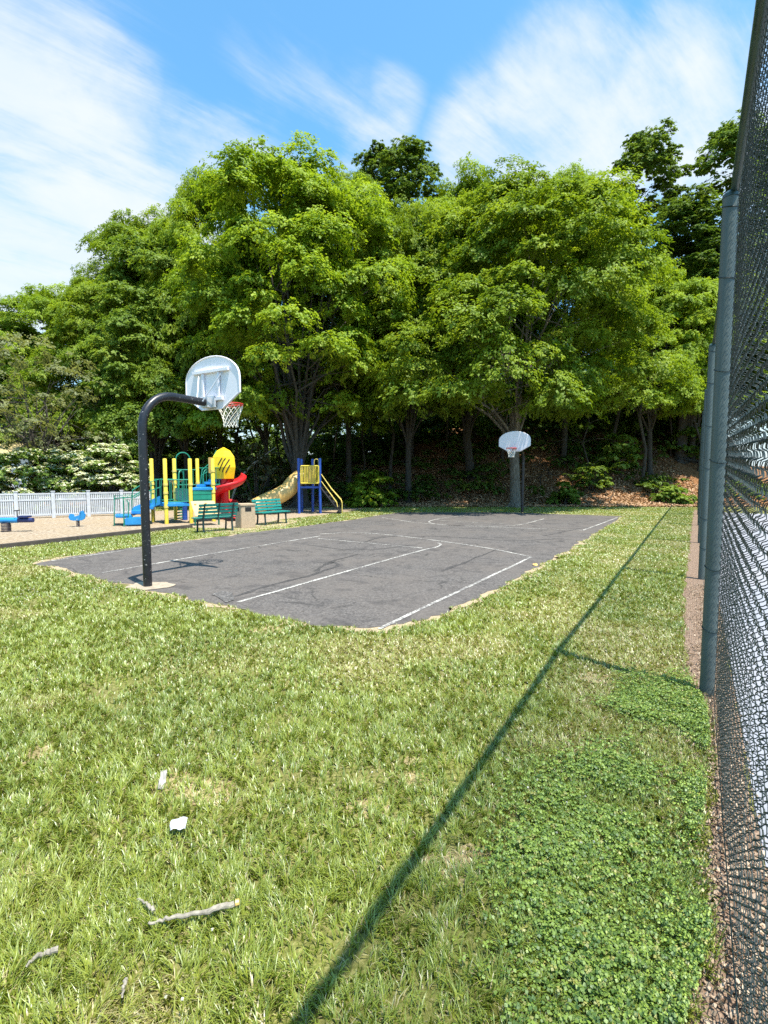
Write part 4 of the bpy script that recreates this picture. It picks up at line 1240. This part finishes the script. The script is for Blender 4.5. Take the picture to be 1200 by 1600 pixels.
for k in range(70):
    x = float(g.uniform(-9, 18)); y = float(g.uniform(28.6, 36)); z = float(hz(x, y)); L = float(g.uniform(.6, 2.2)); a = float(g.random() * 6.28); el = float(g.uniform(.1, 1.0))
    d = Vector((math.cos(a) * math.cos(el), math.sin(a) * math.cos(el), math.sin(el))) * L
    s0 = Vector((x, y, z)); br.tube([s0, s0 + d * .5 + Vector((0, 0, .1)), s0 + d + Vector((g.normal() * .15, 0, -.05))], [.025, .018, .006], 5)
tag(br.build('brushwood', M['bark'], None), kind='stuff')
# leaning dead branch by the spiral slide
A = Vector((X_at(372, 26.5), 26.5, 1.5)); B = Vector((X_at(432, 27.2), 27.2, 3.2))
m = MB(); m.tube([A, A.lerp(B, .4) + Vector((0, 0, .15)), B], [.06, .05, .02], 7); m.tube([A.lerp(B, .4), A.lerp(B, .6) + Vector((0, 0, .5))], [.03, .01], 5)
m.tube([A, A + Vector((-.6, .2, -1.6))], [.06, .05], 7)
tag(m.build('dead_branch', M['wood_stick'], None), 'pale dead branch leaning up out of the brown thicket', 'branch')

# ------------------------------------------------------------------ grass
def grass_zone(n, x, y, size, wid, g, far=0.0):
    """all blades for given roots"""
    patch = vnoise(x, y, .9) * .6 + vnoise(x, y, 2.7, 3) * .4
    fine = vnoise(x, y, 7, 8)
    dry = vnoise(x, y, 1.6, 20) * .6 + vnoise(x, y, .5, 31) * .4
    bare = vnoise(x, y, 2.1, 44)
    n = len(x)
    # distance from court edge and fence not needed here
    h = size * .72 * (.75 + .45 * patch) * (.6 + .7 * g.random(n)) * (.75 + .5 * fine)
    ci = np.round(x / .045).astype(int); cj = np.round(y / .045).astype(int)
    a = 6.28 * _perm[ci % 256, cj % 256] + g.normal(size=n) * .75
    straw = g.random(n) < (.16 + .45 * sstep(.50, .76, dry))
    lean = np.where(straw, .9 + .5 * g.random(n),   .35 + .85 * g.random(n))
    h = np.where(straw, h * .8, h)
    dx, dy = np.cos(a), np.sin(a)
    face = g.random(n) * 6.28
    # the flat of the blade stands square to the bend, with scatter
    fx, fy = -dy + .5 * np.cos(face), dx + .5 * np.sin(face); fl = np.hypot(fx, fy) + 1e-6; fx, fy = fx / fl, fy / fl
    w2 = wid * (.7 + .6 * g.random(n)) * .5
    z0 = hz(x, y)
    root = np.stack([x, y, z0 - .004], 1); F = np.stack([fx, fy, 0 * fx], 1)
    D = np.stack([dx, dy, 0 * dx], 1)
    up = np.array([0, 0, 1.0])
    m1 = root + up * (h * .55 * np.cos(lean * .5))[:, None] + D * (h * .55 * np.sin(lean * .5))[:, None]
    tip = m1 + up * (h * .5 * np.cos(lean * 1.25))[:, None] + D * (h * .5 * np.sin(lean * 1.25))[:, None]
    V = np.stack([root - F * w2[:, None], root + F * w2[:, None], m1 + F * (w2 * .8)[:, None], m1 - F * (w2 * .8)[:, None], tip], 1)
    b = np.arange(n)[:, None] * 5
    T = np.concatenate([b + [0, 1, 2], b + [0, 2, 3], b + [3, 2, 4]], 1).reshape(-1, 3)
    tu = _perm[cj % 256, ci % 256]
    k = np.clip(.45 * (patch - .5) + .22 * (tu - .5) + .60 * g.random(n) + .20, 0, 1)[:, None]
    green = np.array([.090, .150, .012]) * (1 - k) + np.array([.375, .430, .058]) * k
    strawc = np.array([.46, .40, .19]) * (.7 + .5 * g.random((n, 1)))
    yel = sstep(.42, .75, dry)[:, None] * .5
    green = green * (1 - yel) + np.array([.37, .37, .075]) * yel
    col = np.where(straw[:, None], strawc, green)
    return V.reshape(-1, 3), T, np.repeat(col[:, None], 5, 1).reshape(-1, 3)

BARE = [(*G(px, py), r) for px, py, r in ((318, 1238, .15), (275, 1226, .09), (645, 1190, .08), (648, 1220, .07), (575, 1262, .08), (738, 1340, .09), (700, 1368, .08), (30, 1370, .08), (1085, 1540, .08), (420, 985, .14), (60, 1180, .08), (930, 1060, .10))]
for bx_, by_, br_ in BARE:
    sheet('bare_earth', ragged([(bx_ + br_ * 1.25 * math.cos(a_), by_ + br_ * math.sin(a_)) for a_ in np.linspace(0, 2 * PI, 13)[:-1]], .05, .04, seed=int(br_ * 100)), M['thatch'], .0045 + random.random() * .0004)
sandy_poly = np.array(sandy_out); court_poly = np.array(court_out); chips_poly = CHIPS
def grass_ok(x, y, g):
    ok = np.ones(len(x), bool)
    ok &= ~in_poly(x, y, [(p[0], p[1]) for p in COURT_IN])
    ins = in_poly(x, y, SANDY)
    ok &= ~(ins & (g.random(len(x)) > .6 * (vnoise(x, y, 3, 2) > .35)))
    ok &= ~in_poly(x, y, CHIPS)
    e = x * PX[0] + y * PX[1]; s = x * AX[0] + y * AX[1]
    edge = np.interp(s, [0, 1.3, 1.7, 2.2, 2.8, 3.6, 4.4, 5.4, 7, 12], [.06, .06, .06, .14, .15, .16, .12, .0, -.10, -.10]) + .12 * (vnoise(s, e, 1.7, 70) - .5) + .05 * (g.random(len(x)) - .5)
    ok &= e < edge
    ok &= y < 27.9 + .5 * np.sin(x)
    ok &= ~((np.abs(x - pad_c[0]) < .3) & (np.abs(y - pad_c[1]) < .18))
    for bx_, by_, br_ in BARE:
        dd = np.hypot(x - bx_, (y - by_) * 1.2) / br_ + .5 * (vnoise(x, y, 9, 33) - .5) * 2
        ok &= ~((dd < 1) & (g.random(len(x)) < .62))
    thin = vnoise(x, y, 1.9, 44) * .6 + vnoise(x, y, 5.5, 12) * .4
    ok &= g.random(len(x)) < 1 - .8 * sstep(.66, .80, thin)
    return ok
COURT_IN = court_out
g = np.random.default_rng(99)
Vs, Ts, Cs = [], [], []; off = 0
def zone(Y0, Y1, dens, size, wid, xl=-.82, tuft=0):
    global off
    # uniform over the trapezoid seen by the camera, plus a margin
    A = 0.5 * (Y1 ** 2 - Y0 ** 2) * (-xl + .75) + (Y1 - Y0) * 2.8
    n = int(A * dens)
    y = np.sqrt(Y0 ** 2 + (Y1 ** 2 - Y0 ** 2) * g.random(n)); x = (xl * y - 2.0) + ((.75 - xl) * y + 2.8) * g.random(n)
    if tuft:
        # pull roots together into tufts
        gx_, gy_ = np.round(x / tuft), np.round(y / tuft)
        jx = (_perm[gx_.astype(int) % 256, gy_.astype(int) % 256] - .5) * tuft; jy = (_perm[gy_.astype(int) % 256, gx_.astype(int) % 256] - .5) * tuft
        q = .45
        x = x * (1 - q) + (gx_ * tuft + jx) * q; y = y * (1 - q) + (gy_ * tuft + jy) * q
    k = grass_ok(x, y, g); x, y = x[k], y[k]
    V, T, C = grass_zone(len(x), x, y, size, wid, g)
    Vs.append(V); Ts.append(T + off); Cs.append(C); off += len(V)
zone(.75, 2.2, 19000, .095, .0048, tuft=.032)
zone(2.2, 4.0, 13000, .088, .0058, tuft=.04)
zone(4.0, 6.5, 6500, .080, .0082, tuft=.05)
zone(6.5, 10, 3400, .07, .011, tuft=.07)
zone(10, 17, 1300, .06, .018)
zone(17, 28, 550, .055, .030)
tag(mesh_np('grass', np.concatenate(Vs), np.concatenate(Ts), M['grass'], cols=np.concatenate(Cs)), kind='stuff')

# clover along the fence: three leaflets per stalk
n = 70000
s = .7 + 4.6 * g.random(n); e = .14 - 1.30 * g.random(n) ** 1.1
cov = vnoise(s, e, 1.5, 15) * .5 + vnoise(s, e, 4, 18) * .5
wgt = .8 * (1 - sstep(.20, .85, -e + .5 * (vnoise(s, e, 2.2, 51) - .5))) * sstep(5.6, 4.2, s)
k = (g.random(n) < wgt * 1.4 * sstep(.25, .60, cov)) & (e < -.02 + np.interp(s, [0, 1.3, 1.7, 2.2, 2.8, 3.6, 4.4, 5.4], [.06, .06, .06, .14, .15, .16, .12, .0]) + .12 * (vnoise(s, e, 1.7, 70) - .5))
s, e = s[k], e[k]; n = len(s)
x = s * AX[0] + e * PX[0]; y = s * AX[1] + e * PX[1]
hgt = .022 + .05 * g.random(n) * (.5 + vnoise(x, y, 5))
r0 = g.random(n) * 6.28
Vq = []
tilt = g.normal(size=(n, 3)) * .28 + np.array([0, 0, 1.0])
for j in range(3):
    a = r0 + j * 2.094
    ax = np.stack([np.cos(a), np.sin(a), 0 * a + .12], 1)
    sz = .0095 + .007 * g.random(n)
    c = np.stack([x, y, hgt], 1) + ax * (sz * .55)[:, None]
    Vq.append(leaf_quads(c, tilt + ax * .25, ax, sz, sz * 1.0))
Vq = np.stack(Vq, 1)
kc = g.random((n, 1)); cc = np.array([.075, .150, .016]) * (1 - kc) + np.array([.31, .42, .06]) * kc
yy_ = (g.random((n, 1)) < .06); cc = np.where(yy_, np.array([.35, .34, .08]), cc)
tag(quads_obj('clover', Vq, np.repeat(cc[:, None, :], 12, 1), M['clover'], None), kind='stuff')
# white clover heads over the lawn
n = 900
s = .9 + 22 * g.random(n) ** 1.3; e = -.25 - 2.6 * g.random(n)
x = s * AX[0] + e * PX[0]; y = s * AX[1] + e * PX[1]
x2 = g.uniform(-5.5, -1, 500); y2 = g.uniform(6.2, 8.4, 500); x = np.concatenate([x, x2]); y = np.concatenate([y, y2])
k = ~in_poly(x, y, SANDY) & (vnoise(x, y, 1.4, 90) > .52); x, y = x[k], y[k]; n = len(x)
sz = .010 + .006 * np.clip(np.hypot(x, y) / 8, 0, 1.6)
P = np.stack([x, y, .06 + .025 * g.random(n)], 1)
Vf = []
for j in range(4):
    Vf.append(leaf_quads(P, np.array([0, 0, 1.0]) + g.normal(size=(n, 3)) * .7, g.normal(size=(n, 3)), sz, sz))
Vf = np.concatenate(Vf)
tag(quads_obj('clover_flowers', Vf, np.tile(np.array([.62, .60, .52]), (len(Vf), 4, 1)), M['flower'], None), kind='stuff')
# dry leaf bits on the strip under the fence and a few on the lawn
n = 9000
s = .6 + 9 * g.random(n) ** 1.5; e = .26 - .16 * np.abs(g.normal(size=n)) * (.6 + .8 * vnoise(s, s * 0, 1.2, 5)) + .1 * g.random(n)
x = s * AX[0] + e * PX[0]; y = s * AX[1] + e * PX[1]
V1 = leaf_quads(np.stack([x, y, .012 + .02 * g.random(n)], 1), np.array([0, 0, 1.0]) + g.normal(size=(n, 3)) * .5, g.normal(size=(n, 3)), .014 + .022 * g.random(n), .008 + .012 * g.random(n))
kk = g.random((n, 1)); c1 = np.array([.10, .055, .03]) * (1 - kk) + np.array([.55, .42, .30]) * kk
tag(quads_obj('dry_leaves', V1, np.repeat(c1[:, None], 4, 1), M['litter'], None), kind='stuff')

# ------------------------------------------------------------------ things lying on the lawn
def stick(px_pts, r, label, tipcol=False, z=.062):
    P = [Vector((*G(*p, z), z)) for p in px_pts]
    o = P[0].copy(); o.z = 0
    t = MB(); Q = [p - o for p in P]
    n = 7; D = []
    for a, b in zip(Q, Q[1:]): D += [a.lerp(b, j / n) + Vector((random.gauss(0, .002), random.gauss(0, .002), random.gauss(0, .003))) for j in range(n)]
    D.append(Q[-1])
    t.tube(D, [r * (.45 + .65 * i / (len(D) - 1)) * random.uniform(.88, 1.12) for i in range(len(D))], 9)
    ob = t.build('stick', M['wood_stick'], None); ob.location = o
    return tag(ob, label, 'stick')
st1 = stick(((232, 1441), (270, 1434), (320, 1424), (366, 1412)), .011, 'longest pale stick on the near grass, broken end turned right')
st1['category'] = 'stick'
e = Vector((*G(368, 1411, .063), .063)) - Vector(st1.location)
m = MB(); d = Vector((*G(374, 1409.5, .064), .064)) - Vector(st1.location); m.tube([e, d], [.0135, .012], 9); m.build('broken_end', M['tan_plastic'], st1)
stick(((40, 1508), (62, 1492), (90, 1483)), .010, 'short weathered stick near the lower left corner')
stick(((190, 1558), (193, 1543), (197, 1530)), .006, 'thin dry stalk standing askew below the longest stick', z=.07)
stick(((215, 1404), (228, 1413), (240, 1424)), .007, 'thin pale twig crossing the left end of the longest stick')
# crumpled paper and torn film
def crumple(px, py, wx, wy, label, name, mat, z=.06, amp=.012, rz=0):
    p = G(px, py, z); n = 8; vs = []; fs = []
    for i in range(n):
        for j in range(n):
            vs.append(((i / (n - 1) - .5) * wx + random.gauss(0, .002), (j / (n - 1) - .5) * wy + random.gauss(0, .002), random.gauss(0, amp) * .15 + amp * .45 * math.sin(i * .9 + j * .5)))
    for i in range(n - 1):
        for j in range(n - 1): fs.append((i * n + j, (i + 1) * n + j, (i + 1) * n + j + 1, i * n + j + 1))
    m = MB(); m.add(vs, fs); o = m.build(name, M[mat], None); o.location = (*p, z); o.rotation_euler = (R(28), 0, rz)
    md = o.modifiers.new('thick', 'SOLIDIFY'); md.thickness = .0015
    return tag(o, label, 'litter')
crumple(279, 1287, .075, .055, 'small crumpled white paper scrap lying in the near grass', 'paper_scrap', 'paper', rz=.15, z=.085)
crumple(254, 1218, .035, .11, 'torn greyish scrap standing up in the grass above the white paper', 'plastic_scrap', 'film', z=.05, amp=.01, rz=.2)
# small weeds and a leaf at the court edge
for px, py, lab in ((836, 882, 'curled brown leaf at the right edge of the court'), (302, 1, None)):
    if lab: crumple(px, py, .09, .07, lab, 'dead_leaf', 'tan_plastic', z=.03, amp=.02)

# pale grey bark for the far-hoop trunk; the others have shade in their colour
for o in T2.children:
    if o.name.startswith('trunk'):
        o.material_slots[0].link = 'OBJECT'; o.material_slots[0].material = M['pale_bark']
